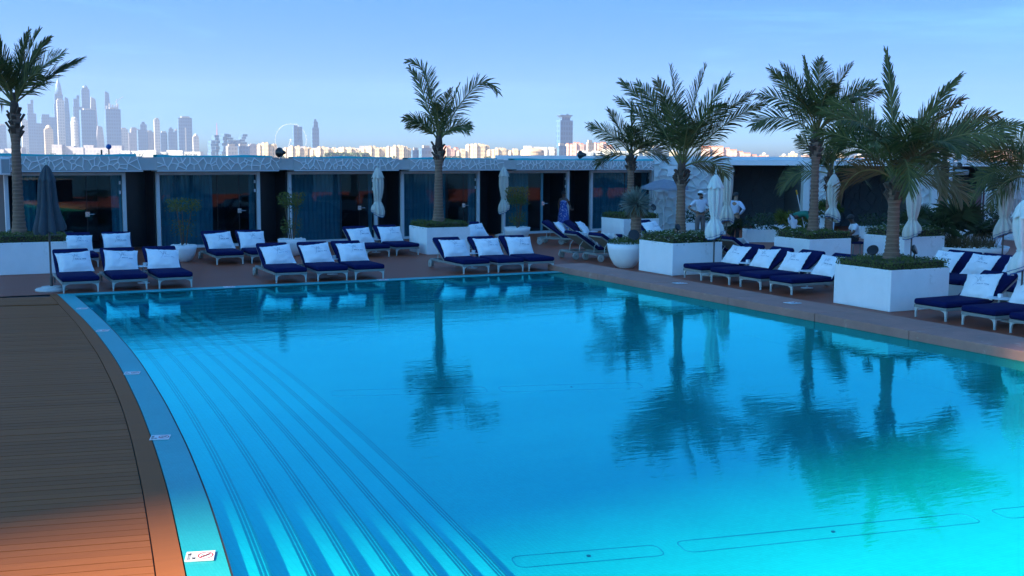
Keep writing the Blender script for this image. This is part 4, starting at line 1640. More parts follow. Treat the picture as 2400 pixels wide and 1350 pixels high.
def palm(x, y, z0, hc, r0, fronds, label, seed, lean=(0, 0), lscale=1.0, boots=True, rings=1.0):
    """trunk from z0 up to z0+hc, then the crown; fronds = (azimuth deg in the picture plane: 0 right, 90 away, 180 left, 270 near; elevation deg; length; droop deg; options)"""
    rr = random.Random(seed)
    o = thing('palm_tree', label, 'palm tree', (x, y, z0), -YAW)
    n = 40
    pts, rad = [], []
    for i in range(n + 1):
        f = i / n
        r = r0 * (1 + 0.75 * math.exp(-f * 9)) * (1 - 0.22 * f)
        r *= 1 + 0.05 * (1 if i % 2 else -1) * rings
        if boots and f > 0.78:
            r *= 1.18
        pts.append((lean[0] * f * f, lean[1] * f * f, hc * f))
        rad.append(r)
    MB().tube(pts, rad, 14).build('trunk', M['bark'], o, smooth=True)
    # old leaf bases round the top of the trunk
    for k in range(14 if boots else 8):
        a = k * 2.4 + rr.uniform(-.3, .3)
        f = 0.80 + 0.20 * k / 14
        rb = r0 * 0.95
        c = Vector((lean[0] * f * f, lean[1] * f * f, hc * f))
        e = Vector((math.cos(a), math.sin(a), 0))
        b = MB()
        ln = rr.uniform(.10, .24)
        b.bar(c + e * rb * .7, c + e * (rb + ln * .45) + Vector((0, 0, ln)), 0.11, 0.045)
        b.build('leaf_base', M['boot'], o)
    # fibrous crown core
    top = Vector((lean[0], lean[1], hc))
    MB().tube([top - Vector((0, 0, .05)), top + Vector((0, 0, .22)), top + Vector((0, 0, .5))], [r0 * .95, r0 * .75, r0 * .25], 10).build('crown_heart', M['boot'], o, smooth=True)
    for k, fr in enumerate(fronds):
        az, el, L, dr = fr[:4]
        opt = fr[4] if len(fr) > 4 else {}
        dry = opt.get('dry', False)
        mb = frond_mesh(L, math.radians(el), math.radians(dr), int(24 + 13 * L), opt.get('ll', 0.64) * lscale, seed * 100 + k,
                        opt.get('vee', rr.uniform(.25, .6)), opt.get('side', 1.0), opt.get('ragged', 0.04), math.radians(opt.get('sway', rr.uniform(-12, 12))), math.radians(opt.get('curl', 0)), math.radians(opt.get('roll', rr.choice((-1, 1)) * (rr.uniform(45, 72) if abs(math.cos(math.radians(az))) > .8 else rr.uniform(0, 30)))))
        q = mb.build('frond', [M['frond_dry'] if dry else M['frond'], M['rachis']], o)
        q.location = top + Vector((0, 0, .12 + .1 * rr.random()))
        q.rotation_euler = (0, 0, math.radians(az))
    return o


def crown(rr, n, L, lo=-10, hi=85, skip=None):
    """an all-round crown of n fronds"""
    out = []
    for k in range(n):
        az = (k * 137.5 + rr.uniform(-14, 14)) % 360
        f = k / max(1, n - 1)
        el = hi + (lo - hi) * f ** 1.1 + rr.uniform(-8, 8)
        out.append((az, el, L * rr.uniform(.82, 1.1), rr.uniform(35, 75) + (15 if el < 30 else 0)))
    return out


ZT = 0.82
# planters (near corner x, y, size)
planter(1.15, 30.60, 1.62, 0.80, 'white planter at the left edge, under the left palm')
planter(13.12, 31.88, 1.45, ZT, 'white planter in the middle holding the slim palm')
planter(21.35, 33.75, 1.50, ZT, 'white planter behind the spiky yucca')
planter(16.47, 23.70, 1.55, ZT, 'white planter with white-flowered hedge at the pool corner')
planter(20.70, 23.42, 1.46, ZT, 'white planter right of the white-flowered one, behind the right loungers')
planter(16.47, 16.28, 1.58, ZT, 'nearest and largest-looking white planter on the right')
planter(23.75, 23.05, 1.55, ZT, 'white planter behind the nearest palm trunk')
hedge(1.15, 30.60, 1.62, 0.80, 0.24, 'dark clipped hedge in the left edge planter', 1)
hedge(13.12, 31.88, 1.45, ZT, 0.20, 'clipped hedge round the slim middle palm', 2)
hedge(21.35, 33.75, 1.50, ZT, 0.24, 'clipped hedge in the planter behind the yucca', 3)
hedge(16.47, 23.70, 1.55, ZT, 0.27, 'clipped hedge dotted with white flowers', 4, flowers=260, n=4600)
hedge(20.70, 23.42, 1.46, ZT, 0.24, 'clipped hedge round the tall palm behind the right loungers', 5, flowers=30)
hedge(16.47, 16.28, 1.58, ZT, 0.21, 'low clipped hedge in the nearest planter', 6, n=6500, leaf=0.045)
hedge(23.75, 23.05, 1.55, ZT, 0.27, 'white-flowered hedge behind the nearest palm trunk', 7, flowers=150)

rr = random.Random(5)
palm(1.72, 31.55, 0.84, 3.2, 0.132, [
    (0, 78, 2.0, 22, {'vee': .9, 'side': .35}), (350, 70, 1.95, 30, {'vee': .9, 'side': .3}), (5, 84, 1.9, 18, {'vee': .8, 'side': .3}),
    (0, 58, 1.9, 38, {'vee': .5, 'side': .9}), (10, 40, 2.0, 12, {'vee': .2, 'side': .28}), (180, 82, 2.0, 20, {'vee': .8, 'side': .4}),
    (180, 68, 1.95, 35), (170, 50, 1.9, 60), (200, 30, 1.9, 70), (160, 20, 1.8, 80), (270, 55, 1.8, 70), (90, 60, 1.9, 60), (220, 66, 1.9, 45), (130, 60, 2.0, 60), (185, 10, 1.7, 70, {'dry': True}), (330, 62, 1.5, 70)],
     'palm at the left picture edge, its fronds cut by the frame', 11, lean=(0.02, 0))
palm(13.82, 32.62, 0.86, 2.42, 0.14, [
    (180, 80, 2.75, 4, {'vee': .8, 'side': .75, 'curl': 75}), (184, 70, 2.35, -6, {'vee': .5, 'side': .6, 'ragged': .15, 'curl': 30}), (150, 80, 2.25, 8, {'vee': .3, 'side': .7, 'll': .5, 'ragged': .1}),
    (0, 63, 2.9, 30, {'vee': .2, 'side': .9, 'curl': 110, 'ragged': .12}), (8, 72, 1.9, 5, {'vee': .4, 'side': .3, 'ragged': .3, 'll': .35}), (0, 55, 1.2, 75, {'ll': .5}), (340, 50, 1.15, 90, {'ll': .5}),
    (180, 62, 1.4, 70, {'ll': .5}), (200, 55, 1.2, 80, {'ll': .45}), (270, 70, 1.5, 50, {'ll': .5}), (60, 68, 1.5, 50, {'ll': .5}), (300, 75, 1.8, 35, {'ll': .5})],
     'slim sparse palm in the middle planter, one frond hooking right', 12, lean=(0.02, 0), boots=True)
palm(22.1, 34.5, 0.86, 2.0, 0.135, [
    (180, 50, 1.9, 40, {'vee': .2, 'side': .95}), (182, 68, 1.8, 16, {'vee': .6, 'side': .6}), (100, 88, 1.9, 4, {'side': .4, 'll': .4}), (0, 68, 1.7, 18, {'vee': .5, 'side': .8}),
    (0, 50, 1.5, 45, {'side': .9}), (200, 20, 1.5, 80, {'ragged': .2}), (270, 60, 1.6, 60), (90, 60, 1.7, 50), (300, 45, 1.5, 70), (230, 48, 1.6, 70), (20, 28, 1.6, 80, {'dry': True})],
     'small palm behind the yucca, left of the flowered planter', 13)
palm(17.22, 24.45, 0.86, 1.72, 0.13, [
    (180, 66, 2.75, 30, {'vee': .3, 'side': .8, 'dry': False}), (176, 58, 2.5, 30, {'vee': .2, 'side': .9}), (140, 84, 2.6, 8, {'side': 1.0}), (10, 82, 2.6, 12, {'side': .6}), (350, 72, 2.6, 22, {'side': .8}),
    (0, 60, 2.6, 34, {'side': .9}), (4, 50, 2.7, 30, {'vee': .2, 'side': .85}), (240, 70, 2.3, 50), (270, 60, 2.1, 75),
    (300, 66, 2.3, 55), (90, 66, 2.4, 45), (60, 58, 2.3, 55), (130, 58, 2.4, 50), (355, 30, 1.3, 100, {'dry': True}), (200, 80, 2.3, 25, {'dry': True}), (160, 72, 2.5, 30)],
     'bushy palm rising from the white-flowered planter', 14)
palm(21.42, 24.12, 0.86, 2.6, 0.125, [
    (180, 72, 2.1, 30, {'side': .6}), (186, 62, 2.2, 24, {'vee': .3, 'side': .7}), (190, 80, 2.1, 6, {'side': .35, 'll': .45}), (0, 60, 2.1, 40, {'side': .9}), (0, 74, 2.1, 25, {'side': .7}),
    (350, 56, 2.2, 55), (170, 40, 1.9, 80), (230, 60, 2.0, 70), (270, 66, 2.1, 65), (310, 60, 2.0, 65), (60, 62, 2.1, 50), (120, 66, 2.2, 45), (150, 58, 2.1, 60), (20, 46, 2.0, 70, {'dry': True}), (255, 80, 2.2, 30)],
     'tall palm with ringed trunk behind the right loungers', 15, rings=1.6)
palm(17.26, 17.07, 0.86, 1.55, 0.135, [
    (104, 82, 2.65, 6, {'vee': .05, 'side': .42, 'll': .5, 'ragged': 0, 'sway': 8, 'roll': 35}), (352, 70, 2.4, 24, {'vee': .4, 'side': .4, 'll': .55}), (10, 62, 2.2, 30, {'side': .6}), (0, 50, 2.5, 45, {'side': .95}), (354, 38, 2.75, 36, {'vee': .35, 'side': .85}),
    (20, 42, 2.4, 60), (182, 66, 2.1, 40, {'side': .8}), (172, 54, 1.9, 55, {'side': 1.0}), (205, 32, 1.6, 110, {'dry': True}), (150, 62, 2.1, 50),
    (90, 55, 2.3, 55), (60, 58, 2.3, 55), (270, 66, 2.0, 80), (300, 60, 2.0, 105, {'side': .9}), (285, 42, 2.0, 130, {'side': .8, 'dry': True, 'll': .75}), (262, 46, 1.9, 135, {'side': .8, 'll': .75}), (235, 56, 2.1, 90), (330, 52, 2.3, 70),
    (215, 62, 2.2, 75), (130, 48, 2.3, 60), (30, 60, 2.4, 45), (345, 20, 1.5, 90, {'dry': True})],
     'nearest palm with wide full crown, in the nearest planter', 16)
palm(32.3, 29.6, 0.0, 2.6, 0.15, crown(rr, 12, 2.3, 0, 75) + [(0, 42, 2.4, 60)],
     'distant palm half hidden right of the nearest palm crown', 17)
palm(26.6, 29.2, 0.0, 2.3, 0.14, crown(rr, 12, 2.1, 0, 85),
     'short dark palm peeking out behind the tall ringed palm', 18)
palm(26.3, 21.0, 0.0, 2.3, 0.16, crown(rr, 14, 2.0, -5, 80) + [(185, 40, 2.0, 50), (190, 20, 1.8, 60)],
     'palm at the right picture edge, mostly cut off', 19)


# ------------------------------------------------------------------ bowls, shrubs, yucca
def bowl(x, y, r, h, label, name='plant_bowl', pebbles=True):
    o = thing(name, label, 'plant bowl', (x, y, 0), 0, 'round white plant bowls')
    MB().lathe([(r * .42, 0), (r * .62, h * .12), (r * .84, h * .42), (r * .96, h * .75), (r, h), (r * .93, h), (r * .90, h * .86)], 28, cap=False).build('bowl', M['white'], o, smooth=True)
    MB().lathe([(0.01, h * .88), (r * .93, h * .88)], 24, cap=False).build('soil', M['soil'], o)
    if pebbles:
        rp_ = random.Random(int(x * 10))
        pb_ = MB()
        for k in range(170):
            a, q = rp_.uniform(0, 2 * PI), r * .88 * math.sqrt(rp_.random())
            s_ = rp_.uniform(.022, .045)
            pb_.lathe([(s_ * .6, -s_ * .4), (s_, 0), (s_ * .55, s_ * .5)], 6, (q * math.cos(a), q * math.sin(a), h * .90 + rp_.uniform(0, .06)))
        tag(pb_.build('pebbles', M['pebble'], o), kind='stuff')
    return o


def shrub(x, y, z0, zc, rx, rz_, stem, label, seed, n=900, flat=True, mt='bush', leaf=0.075, lower=0.25):
    rr = random.Random(seed)
    o = thing('potted_shrub', label, 'shrub', (x, y, z0), 0, 'shrubs in white bowls')
    st = MB()
    for k in range(stem):
        a = rr.uniform(0, 2 * PI)
        p1 = (0.06 * math.cos(a), 0.06 * math.sin(a), 0)
        p2 = (0.10 * math.cos(a) + rr.uniform(-.06, .06), 0.1 * math.sin(a), (zc - z0) * .5)
        p3 = (rx * .5 * math.cos(a), rx * .5 * math.sin(a), zc - z0 + rz_ * .5)
        st.tube([p1, p2, p3], [.022, .016, .006], 5)
    st.build('stems', M['timber'], o)

    def smp():
        while True:
            if rr.random() < lower:
                a = rr.uniform(0, 2 * PI)
                q = rx * .62 * math.sqrt(rr.random())
                z = rr.uniform(0.1, zc - z0)
                if rr.random() < 0.5 + 0.4 * math.sin(z * 9 + seed):
                    return (q * math.cos(a), q * math.sin(a), z), (math.cos(a), math.sin(a), .2)
                continue
            a = rr.uniform(0, 2 * PI)
            q = rx * math.sqrt(rr.random())
            lump = math.sin(3 * a + seed) * .5 + math.sin(5 * a + 2 * seed) * .5
            if q > rx * (.78 + .22 * lump):
                continue
            z = zc - z0 + rz_ * rr.uniform(-1, 1) * (1 if flat else math.sqrt(max(0, 1 - (q / rx) ** 2)))
            return (q * math.cos(a), q * math.sin(a), z), (math.cos(a) * q / rx, math.sin(a) * q / rx, .3)

    mb = MB()
    leaf_cloud(mb, n, smp, leaf, rr, .1)
    tag(mb.build('foliage', M[mt], o), kind='stuff')
    return o


bowl(6.02, 32.6, 0.36, 0.46, 'white pebble-topped bowl behind the left loungers')
shrub(6.02, 32.6, 0.42, 1.58, 0.60, 0.17, 4, 'sparse yellow-green shrub in the left pebble bowl', 3, n=950, lower=.35)
bowl(9.30, 33.2, 0.42, 0.50, 'white pebble-topped bowl behind the middle-left loungers')
shrub(9.30, 33.2, 0.46, 1.70, 0.50, 0.18, 4, 'yellow-green shrub climbing beside the third cabana post', 4, n=1200, lower=.5)
bowl(18.0, 35.4, 0.46, 0.52, 'white pebble-topped bowl right of the middle parasol')
shrub(18.0, 35.4, 0.48, 1.62, 0.50, 0.30, 5, 'square-clipped shrub in the bowl right of the middle parasol', 5, n=1900, lower=.4)
bowl(16.54, 26.03, 0.50, 0.66, 'big plain white bowl beside the flowered planter', pebbles=False)
rrb = random.Random(21)
gb = thing('bowl_planting', 'low green planting in the big plain bowl', 'plant', (16.54, 26.03, 0.58), 0)
mb = MB()


def smp_b():
    a, q = rrb.uniform(0, 2 * PI), 0.46 * math.sqrt(rrb.random())
    return (q * math.cos(a), q * math.sin(a), (.10 + .20 * rrb.random()) * (1 - .9 * q)), (math.cos(a) * q, math.sin(a) * q, 1)


leaf_cloud(mb, 1300, smp_b, .06, rrb)
tag(mb.build('leaves', M['hedge'], gb), kind='stuff')


def disc_light(x, y, z, az, tilt, label, r=0.105):
    """round black garden floodlight on a short stake"""
    o = thing('garden_floodlight', label, 'floodlight', (x, y, z), az, 'black round garden floodlights')
    MB().tube([(0, 0, -.15), (0, 0, .12)], .014, 6).build('stake', M['black'], o)
    h_ = MB().lathe([(r * .55, -.05), (r * .92, -.02), (r, 0), (r, .025), (r * .9, .03)], 20).build('lamp_head', M['black'], o, smooth=False)
    h_.location = (0, 0, .16)
    h_.rotation_euler = (tilt, 0, 0)
    MB().lathe([(r * .86, .032), (0.01, .034)], 20, cap=False).build('lens', M['dark_wall'], h_)
    return o


disc_light(16.62, 25.75, 0.74, -.45, 1.25, 'round floodlight in the big plain bowl', .15)
disc_light(16.62, 16.95, 1.0, -1.1, 0.9, 'round tilted floodlight left of the nearest palm trunk', .115)
disc_light(17.55, 16.75, 1.0, 0.6, 1.2, 'round floodlight right of the nearest palm trunk', .10)
disc_light(21.6, 34.3, 1.08, 1.0, 0.8, 'small floodlight on the hedge behind the yucca, left side', .11)
disc_light(22.75, 34.0, 1.04, 0.1, 1.2, 'small round floodlight at the right end of the hedge behind the yucca', .12)
disc_light(16.85, 24.05, 1.05, 0.3, 1.2, 'small floodlight among the white flowers', .09)

# yucca: ringed trunk and a ball of stiff blades
yu = thing('yucca', 'grey-green spiky ball-headed yucca behind the big bowl', 'yucca', (17.67, 27.27, 0), 0)
pts = [(0, 0, .02 + 1.55 * i / 16) for i in range(17)]
MB().tube(pts, [(.17 - .03 * i / 16) * (1.06 if i % 2 else .96) for i in range(17)], 12).build('trunk', M['bark'], yu, smooth=True)
rr = random.Random(8)
mb = MB()
c0 = Vector((0, 0, 1.66))
for k in range(620):
    zz = rr.uniform(-.95, 1)
    a = rr.uniform(0, 2 * PI)
    q = math.sqrt(1 - zz * zz)
    d = Vector((q * math.cos(a), q * math.sin(a), zz))
    L = rr.uniform(.46, .60) * (1 if zz > -.3 else .8)
    sd = d.cross(Vector((rr.uniform(-1, 1), rr.uniform(-1, 1), rr.uniform(-1, 1)))).normalized() * .012
    p1 = c0 + d * .08
    p2 = c0 + d * L * .6
    p3 = c0 + d * L - Vector((0, 0, .07 * (1 - zz) * L))
    mb.add([p1 - sd, p1 + sd, p2 + sd * .8, p2 - sd * .8, p3], [(0, 1, 2, 3), (3, 2, 4)])
tag(mb.build('blades', M['yucca'], yu), kind='stuff')
mb = MB()
for k in range(160):
    a = rr.uniform(0, 2 * PI)
    d = Vector((math.cos(a), math.sin(a), -1.6)).normalized()
    p1 = Vector((.12 * math.cos(a), .12 * math.sin(a), 1.62 - rr.uniform(0, .12)))
    sd = d.cross(Vector((0, 0, 1))).normalized() * .013
    L = rr.uniform(.2, .38)
    mb.add([p1 - sd, p1 + sd, p1 + d * L], [(0, 1, 2)])
tag(mb.build('dry_skirt', M['drygrass'], yu), kind='stuff')


def fan_plant(x, y, z, label, seed, n=16, L=0.75, mt='darkbush', name='fan_palm'):
    """clump of fan leaves on stalks"""
    rr = random.Random(seed)
    o = thing(name, label, 'plant', (x, y, z), 0, 'low plants by the pavilions')
    for k in range(n):
        a = k * 2.4 + rr.uniform(-.3, .3)
        el = rr.uniform(.3, 1.35)
        b = MB()
        d = Vector((math.cos(a) * math.cos(el), math.sin(a) * math.cos(el), math.sin(el)))
        p = d * L * rr.uniform(.6, 1.0)
        sd = d.cross(Vector((0, 0, 1))).normalized()
        up = sd.cross(d)
        b.tube([(0, 0, 0), p * .6 + Vector((0, 0, .05)), p], [.014, .01, .007], 4)
        R_ = L * rr.uniform(.55, .75)
        for j in range(15):
            t = (j - 7) / 7 * 1.75
            e = d * math.cos(t) + sd * math.sin(t)
            w = (d * -math.sin(t) + sd * math.cos(t)) * R_ * .055
            tip = p + e * R_ - Vector((0, 0, .10 * abs(t) * R_ + .06)) + up * .02
            mid = p + e * R_ * .55
            b.add([p, mid + w, tip, mid - w], [(0, 1, 2), (0, 2, 3)])
        b.build('fan_leaf', M[mt], o)
    return o


fan_plant(26.2, 23.55, .55, 'big dark fan palm clump left of the right parasols', 31, 24, 1.0)
fan_plant(27.0, 31.5, .25, 'dark fan plant before the first open pavilion', 32, 14, .75, 'bush')
fan_plant(24.55, 31.9, .3, 'low dark plant beside the man in the visor', 33, 12, .55)
fan_plant(31.5, 30.2, .3, 'dark plant behind the seated man', 34, 14, .8)
fan_plant(26.9, 29.6, .95, 'strappy green pot plant left of the tall ringed palm', 35, 16, .55, 'hedge', 'pot_plant')
o = thing('flower_pot', 'white tapered pot left of the tall ringed palm trunk', 'pot', (26.9, 29.6, 0))
MB().lathe([(.17, 0), (.25, .95), (.22, .95), (.20, .85)], 18, cap=False).build('pot', M['white'], o, smooth=True)
MB().lathe([(.01, .88), (.21, .88)], 16, cap=False).build('soil', M['soil'], o)
o = bowl(26.35, 23.2, 1.15, 0.50, 'wide low pebble bowl under the big fan palm clump')
rr = random.Random(41)
gr = thing('dry_grass_clump', 'brown dry grass under the big fan palm clump', 'grass', (26.35, 23.2, .45))
mb = MB()
for k in range(520):
    a, q = rr.uniform(0, 2 * PI), .8 * math.sqrt(rr.random())
    b_ = Vector((q * math.cos(a), q * math.sin(a), 0))
    t = b_ + Vector((rr.uniform(-.2, .2), rr.uniform(-.2, .2), rr.uniform(.25, .55)))
    mb.add([b_ - Vector((.014, 0, 0)), b_ + Vector((.014, 0, 0)), t], [(0, 1, 2)])
tag(mb.build('blades', M['drygrass'], gr), kind='stuff')
o = thing('flower_pot', 'white tapered pot behind the right parasol pole', 'pot', (28.2, 24.1, 0))
MB().lathe([(.34, 0), (.44, .62), (.40, .62), (.38, .5)], 20, cap=False).build('pot', M['white'], o, smooth=True)
MB().lathe([(.01, .55), (.40, .55)], 16, cap=False).build('soil', M['soil'], o)
shrub(28.2, 24.1, .5, 1.15, .72, .52, 5, 'rounded dark shrub in the pot behind the right parasol', 36, n=2200, flat=False, mt='darkbush', leaf=.09)
# low hedges before the pavilions
for (la, de, w, lb, sd) in ((7.6, 44.6, 1.6, 'low dark shrub bed behind the flowered planter', 51), (8.85, 40.6, 1.0, 'low shrub bed left of the standing parasols', 52), (14.8, 42.5, 3.4, 'dark shrub bed in front of the second pavilion', 53), (10.6, 43.0, 2.6, 'dark shrub bed in front of the first pavilion', 54), (18.4, 43.0, 3.2, 'dark shrub bed behind the lamp post', 55), (17.2, 35.0, 1.2, 'small dark shrub behind the nearest palm', 56)):
    c = city(la, de)
    o = thing('shrub_bed', lb, 'shrubs', c, -YAW, 'shrub beds by the pavilions')
    rr = random.Random(sd)

    def smp_s():
        return (rr.uniform(-w / 2, w / 2), rr.uniform(-.35, .35), .4 + .35 * rr.random() + .15 * math.sin(rr.uniform(0, 9))), (0, -.5, .6)

    mb = MB()
    leaf_cloud(mb, int(420 * w), smp_s, .13, rr)
    tag(mb.build('foliage', M['darkbush'], o), kind='stuff')
    MB().box((0, 0, .22), (w, .8, .44)).build('trough', M['white'], o)

# ------------------------------------------------------------------ sun loungers
def make_lounger(back=33.0):
    o = empty('sun_lounger')
    hw, L, hinge, zf = 0.385, 2.08, 1.20, 0.215
    b = MB()
    for s_ in (-1, 1):
        b.box((s_ * (hw - .025), L / 2, zf), (.05, L, .055))
    b.box((0, .025, zf), (2 * hw - .102, .05, .055))
    b.box((0, L - .025, zf), (2 * hw - .102, .05, .055))
    b.box((0, hinge, zf - .004), (2 * hw - .102, .04, .045))
    bevel(b.build('frame', M['frame'], o), .006)
    for s_ in (-1, 1):
        g = MB()
        x = s_ * (hw - .03)
        # flared foot bracket and leg
        vs = []
        for z, w0, w1 in ((.185, -.020, .12), (.170, -.020, .065), (.15, -.018, .034), (.11, -.014, .020), (.02, -.012, .013), (.0, -.016, .017)):
            for yy_ in (.012, .048):
                vs += [(x - s_ * w0, yy_, z), (x - s_ * w1, yy_, z)]
        fs = []
        for i in range(5):
            a = i * 4
            fs += [(a, a + 1, a + 5, a + 4), (a + 2, a + 6, a + 7, a + 3), (a, a + 4, a + 6, a + 2), (a + 1, a + 3, a + 7, a + 5)]
        fs += [(0, 2, 3, 1), (20, 21, 23, 22)]
        g.add(vs, fs)
        g.build('leg', M['leg'], o)
    for s_ in (-1, 1):
        MB().box((s_ * (hw - .03), L - .12, .105), (.035, .05, .17)).build('rear_leg', M['frame'], o)
        w = MB().lathe([(.03, -.026), (.098, -.024), (.105, -.014), (.105, .014), (.098, .024), (.03, .026)], 22).build('wheel', M['wheel'], o)
        w.location = (s_ * (hw + .035), L - .10, .105)
        w.rotation_euler = (0, PI / 2, 0)
        MB().lathe([(.028, -.034), (.028, .034)], 10).build('hub', M['frame'], w)
    MB().box((0, hinge / 2 + .02, zf + .02), (2 * hw - .11, hinge - .06, .012)).build('seat_sling', M['sling'], o)
    a = math.radians(back)
    bl = 0.86
    d = Vector((0, math.cos(a), math.sin(a)))
    nrm = Vector((0, -math.sin(a), math.cos(a)))
    p0 = Vector((0, hinge + .01, zf + .03))
    c = p0 + d * bl / 2
    MB().box(c, (2 * hw - .09, bl, .016), rx=a).build('back_sling', M['sling'], o)
    bf = MB()
    for s_ in (-1, 1):
        q0, q1 = p0 + Vector((s_ * (hw - .03), 0, 0)), p0 + d * bl + Vector((s_ * (hw - .03), 0, 0))
        bf.bar(q0, q1, .032, .032)
    bf.bar(p0 + d * bl + Vector((-hw + .03, 0, 0)), p0 + d * bl + Vector((hw - .03, 0, 0)), .032, .034)
    bf.build('back_frame', M['frame'], o)
    for s_ in (-1, 1):
        q = p0 + d * bl * .62 - nrm * .012
        MB().tube([(s_ * (hw - .10), q.y, q.z), (s_ * (hw - .10), q.y + .10, q.z - .12), (s_ * (hw - .10), q.y + .12, zf)], .010, 6).build('strut', M['leg'], o)
    # cushions
    sc = MB().box((0, hinge / 2 - .01, zf + .085), (2 * hw + .01, hinge + .01, .115)).build('seat_cushion', M['navy'], o, smooth=True)
    bevel(sc, .045, 4)
    cc = p0 + d * (bl / 2 + .02) + nrm * .068
    bc = MB().box((0, 0, 0), (2 * hw + .01, bl + .03, .105)).build('back_cushion', M['navy'], o, smooth=True)
    bc.location = cc
    bc.rotation_euler = (a, 0, 0)
    bevel(bc, .042, 4)
    return o


def pillow_surface(u, v, rr_, sx=.385, sz=.305):
    """front skin of the pillow: u, v in -1..1"""
    k = 0.11 * (max(0, 1 - (abs(u) / .9) ** 2.6)) ** .6 * (max(0, 1 - (abs(v) / .9) ** 2.6)) ** .6
    pull = 1 - .075 * (1 - abs(u) ** 2.5) * abs(v) ** 3
    pull2 = 1 - .075 * (1 - abs(v) ** 2.5) * abs(u) ** 3
    wr = .012 * math.sin(6 * u + 5 * v + rr_) * math.sin(4 * v - 3 * u + rr_ * 2) + .007 * math.sin(13 * u * v + 9 * v + rr_)
    e = max(abs(u), abs(v))
    if e > .9:
        wr += .012 * math.sin(9 * u + 7 * v + rr_ * 3)
    return (u * sx * pull2, -(k + wr * (1.2 - .5 * e)), v * sz * pull)


def make_pillow(seed):
    rr_ = seed * 1.7
    N = 18
    mb = MB()
    vs, fs = [], []
    for side in (1, -1):
        for j in range(N + 1):
            for i in range(N + 1):
                x, y, z = pillow_surface(-1 + 2 * i / N, -1 + 2 * j / N, rr_)
                vs.append((x, y if side > 0 else -y * .75 + .004, z))
    n1 = N + 1
    for sd in (0, 1):
        o_ = sd * n1 * n1
        for j in range(N):
            for i in range(N):
                q = (o_ + j * n1 + i, o_ + j * n1 + i + 1, o_ + (j + 1) * n1 + i + 1, o_ + (j + 1) * n1 + i)
                fs.append(q if sd == 0 else q[::-1])
    edge = [i for i in range(n1)] + [j * n1 + N for j in range(1, n1)] + [N * n1 + i for i in range(N - 1, -1, -1)] + [j * n1 for j in range(N - 1, 0, -1)]
    for a, b_ in zip(edge, edge[1:] + edge[:1]):
        fs.append((b_, a, n1 * n1 + a, n1 * n1 + b_))
    mb.add(vs, fs)
    me = mb.mesh('pillow', M['pillow'], True)
    # the printed script: a long hooked S, an A of two strokes and an L, small words under it
    tx = MB()
    S = [[(-.30, .58), (-.19, .52), (-.10, .40), (-.05, .22), (-.06, .05), (-.12, -.08), (-.19, -.18)], [(-.06, .22), (.03, .38)]]
    A_ = [[(.0, .20), (.02, .52), (.12, .28), (.14, .20)], [(.02, .52), (.13, .50), (.14, .20)], [(.01, .30), (.12, .34)]]
    L_ = [[(.19, .56), (.20, .20), (.36, .22)]]
    to3 = lambda u, v: (lambda p: (p[0], p[1] - .006, p[2]))(pillow_surface(u, v, rr_))
    stroke_mesh(tx, S + A_ + L_, .012, to3)
    stroke_mesh(tx, text_strokes('BURJ', .02, -.03, .065) + text_strokes('AL', .27, -.03, .065) + text_strokes('ARAB', .42, -.03, .065), .014, to3)
    return me, tx.mesh('lettering', M['print'])


PIL = [make_pillow(k) for k in range(5)]
proto = make_lounger()
GROUPS = {
    'A': ('front row of loungers at the left pool corner', [('front-row lounger beside the dark parasol, at the left pool corner', 2.62, 26.05, 0), ('middle lounger of the front trio at the left', 3.62, 26.05, 1), ('right lounger of the front trio at the left', 4.63, 26.08, 0)]),
    'B': ('loungers behind the left trio', [('lounger behind the left trio, half hidden by the dark parasol', 3.28, 31.9, 0), ('lounger behind the left trio, right of the dark parasol', 4.26, 31.85, -2)]),
    'C': ('pair of loungers before the second cabana', [('left lounger of the pair before the second cabana', 6.97, 31.15, 0), ('right lounger of the pair before the second cabana', 7.95, 31.15, 1)]),
    'D': ('front trio of loungers left of the middle', [('left lounger of the front trio left of the middle, wheel showing', 7.29, 26.06, 0), ('centre lounger of the front trio left of the middle', 8.27, 26.06, -1), ('right lounger of the front trio left of the middle', 9.22, 26.06, 0)]),
    'E': ('pair of loungers left of the middle planter', [('left lounger of the pair beside the middle planter', 11.50, 31.7, 3), ('right lounger of the pair beside the middle planter', 12.50, 31.88, 3)]),
    'F': ('front trio of loungers before the middle planter', [('left lounger of the front trio before the middle planter', 12.19, 26.2, 0), ('centre lounger of the front trio before the middle planter', 13.13, 26.2, 1), ('right lounger of the front trio before the middle planter', 14.06, 26.2, 0)]),
    'G': ('lounger behind the middle planter', [('lounger just right of the middle planter', 15.75, 32.55, 2)]),
    'H': ('pair of loungers below the woman in the doorway', [('left lounger of the pair below the woman in blue', 19.95, 33.05, 48), ('right lounger of the pair below the woman in blue', 20.60, 32.75, 48)]),
    'I': ('two loungers seen from behind', [('left lounger seen from behind by the coping end', 18.43, 29.0, 90), ('right lounger seen from behind, beside the big bowl', 18.68, 28.05, 90)]),
    'J': ('lounger between the two planters', [('lounger half hidden between the yucca and the flowered planter', 22.1, 31.35, 10)]),
    'K': ('row of four loungers right of the coping', [('first lounger of the right row, next to the flowered planter', 16.5, 22.85, -90), ('second lounger of the right row', 16.52, 21.77, -90), ('third lounger of the right row', 16.55, 20.70, -90), ('fourth lounger of the right row, next to the nearest planter', 16.55, 19.62, -90)]),
    'L': ('two loungers seen from behind at the right', [('left lounger seen from behind, right of the pale parasol', 21.25, 26.4, 90), ('right lounger seen from behind, left of the planter with the tall palm', 21.35, 25.45, 90)]),
    'N': ('loungers at the right picture edge', [('lounger nearest the nearest planter at the right edge', 16.45, 15.22, -90), ('second lounger at the right edge', 16.42, 14.14, -90), ('lounger in the bottom right corner of the terrace, cut by the frame', 16.42, 13.06, -90)]),
}
first = True
PK = 0
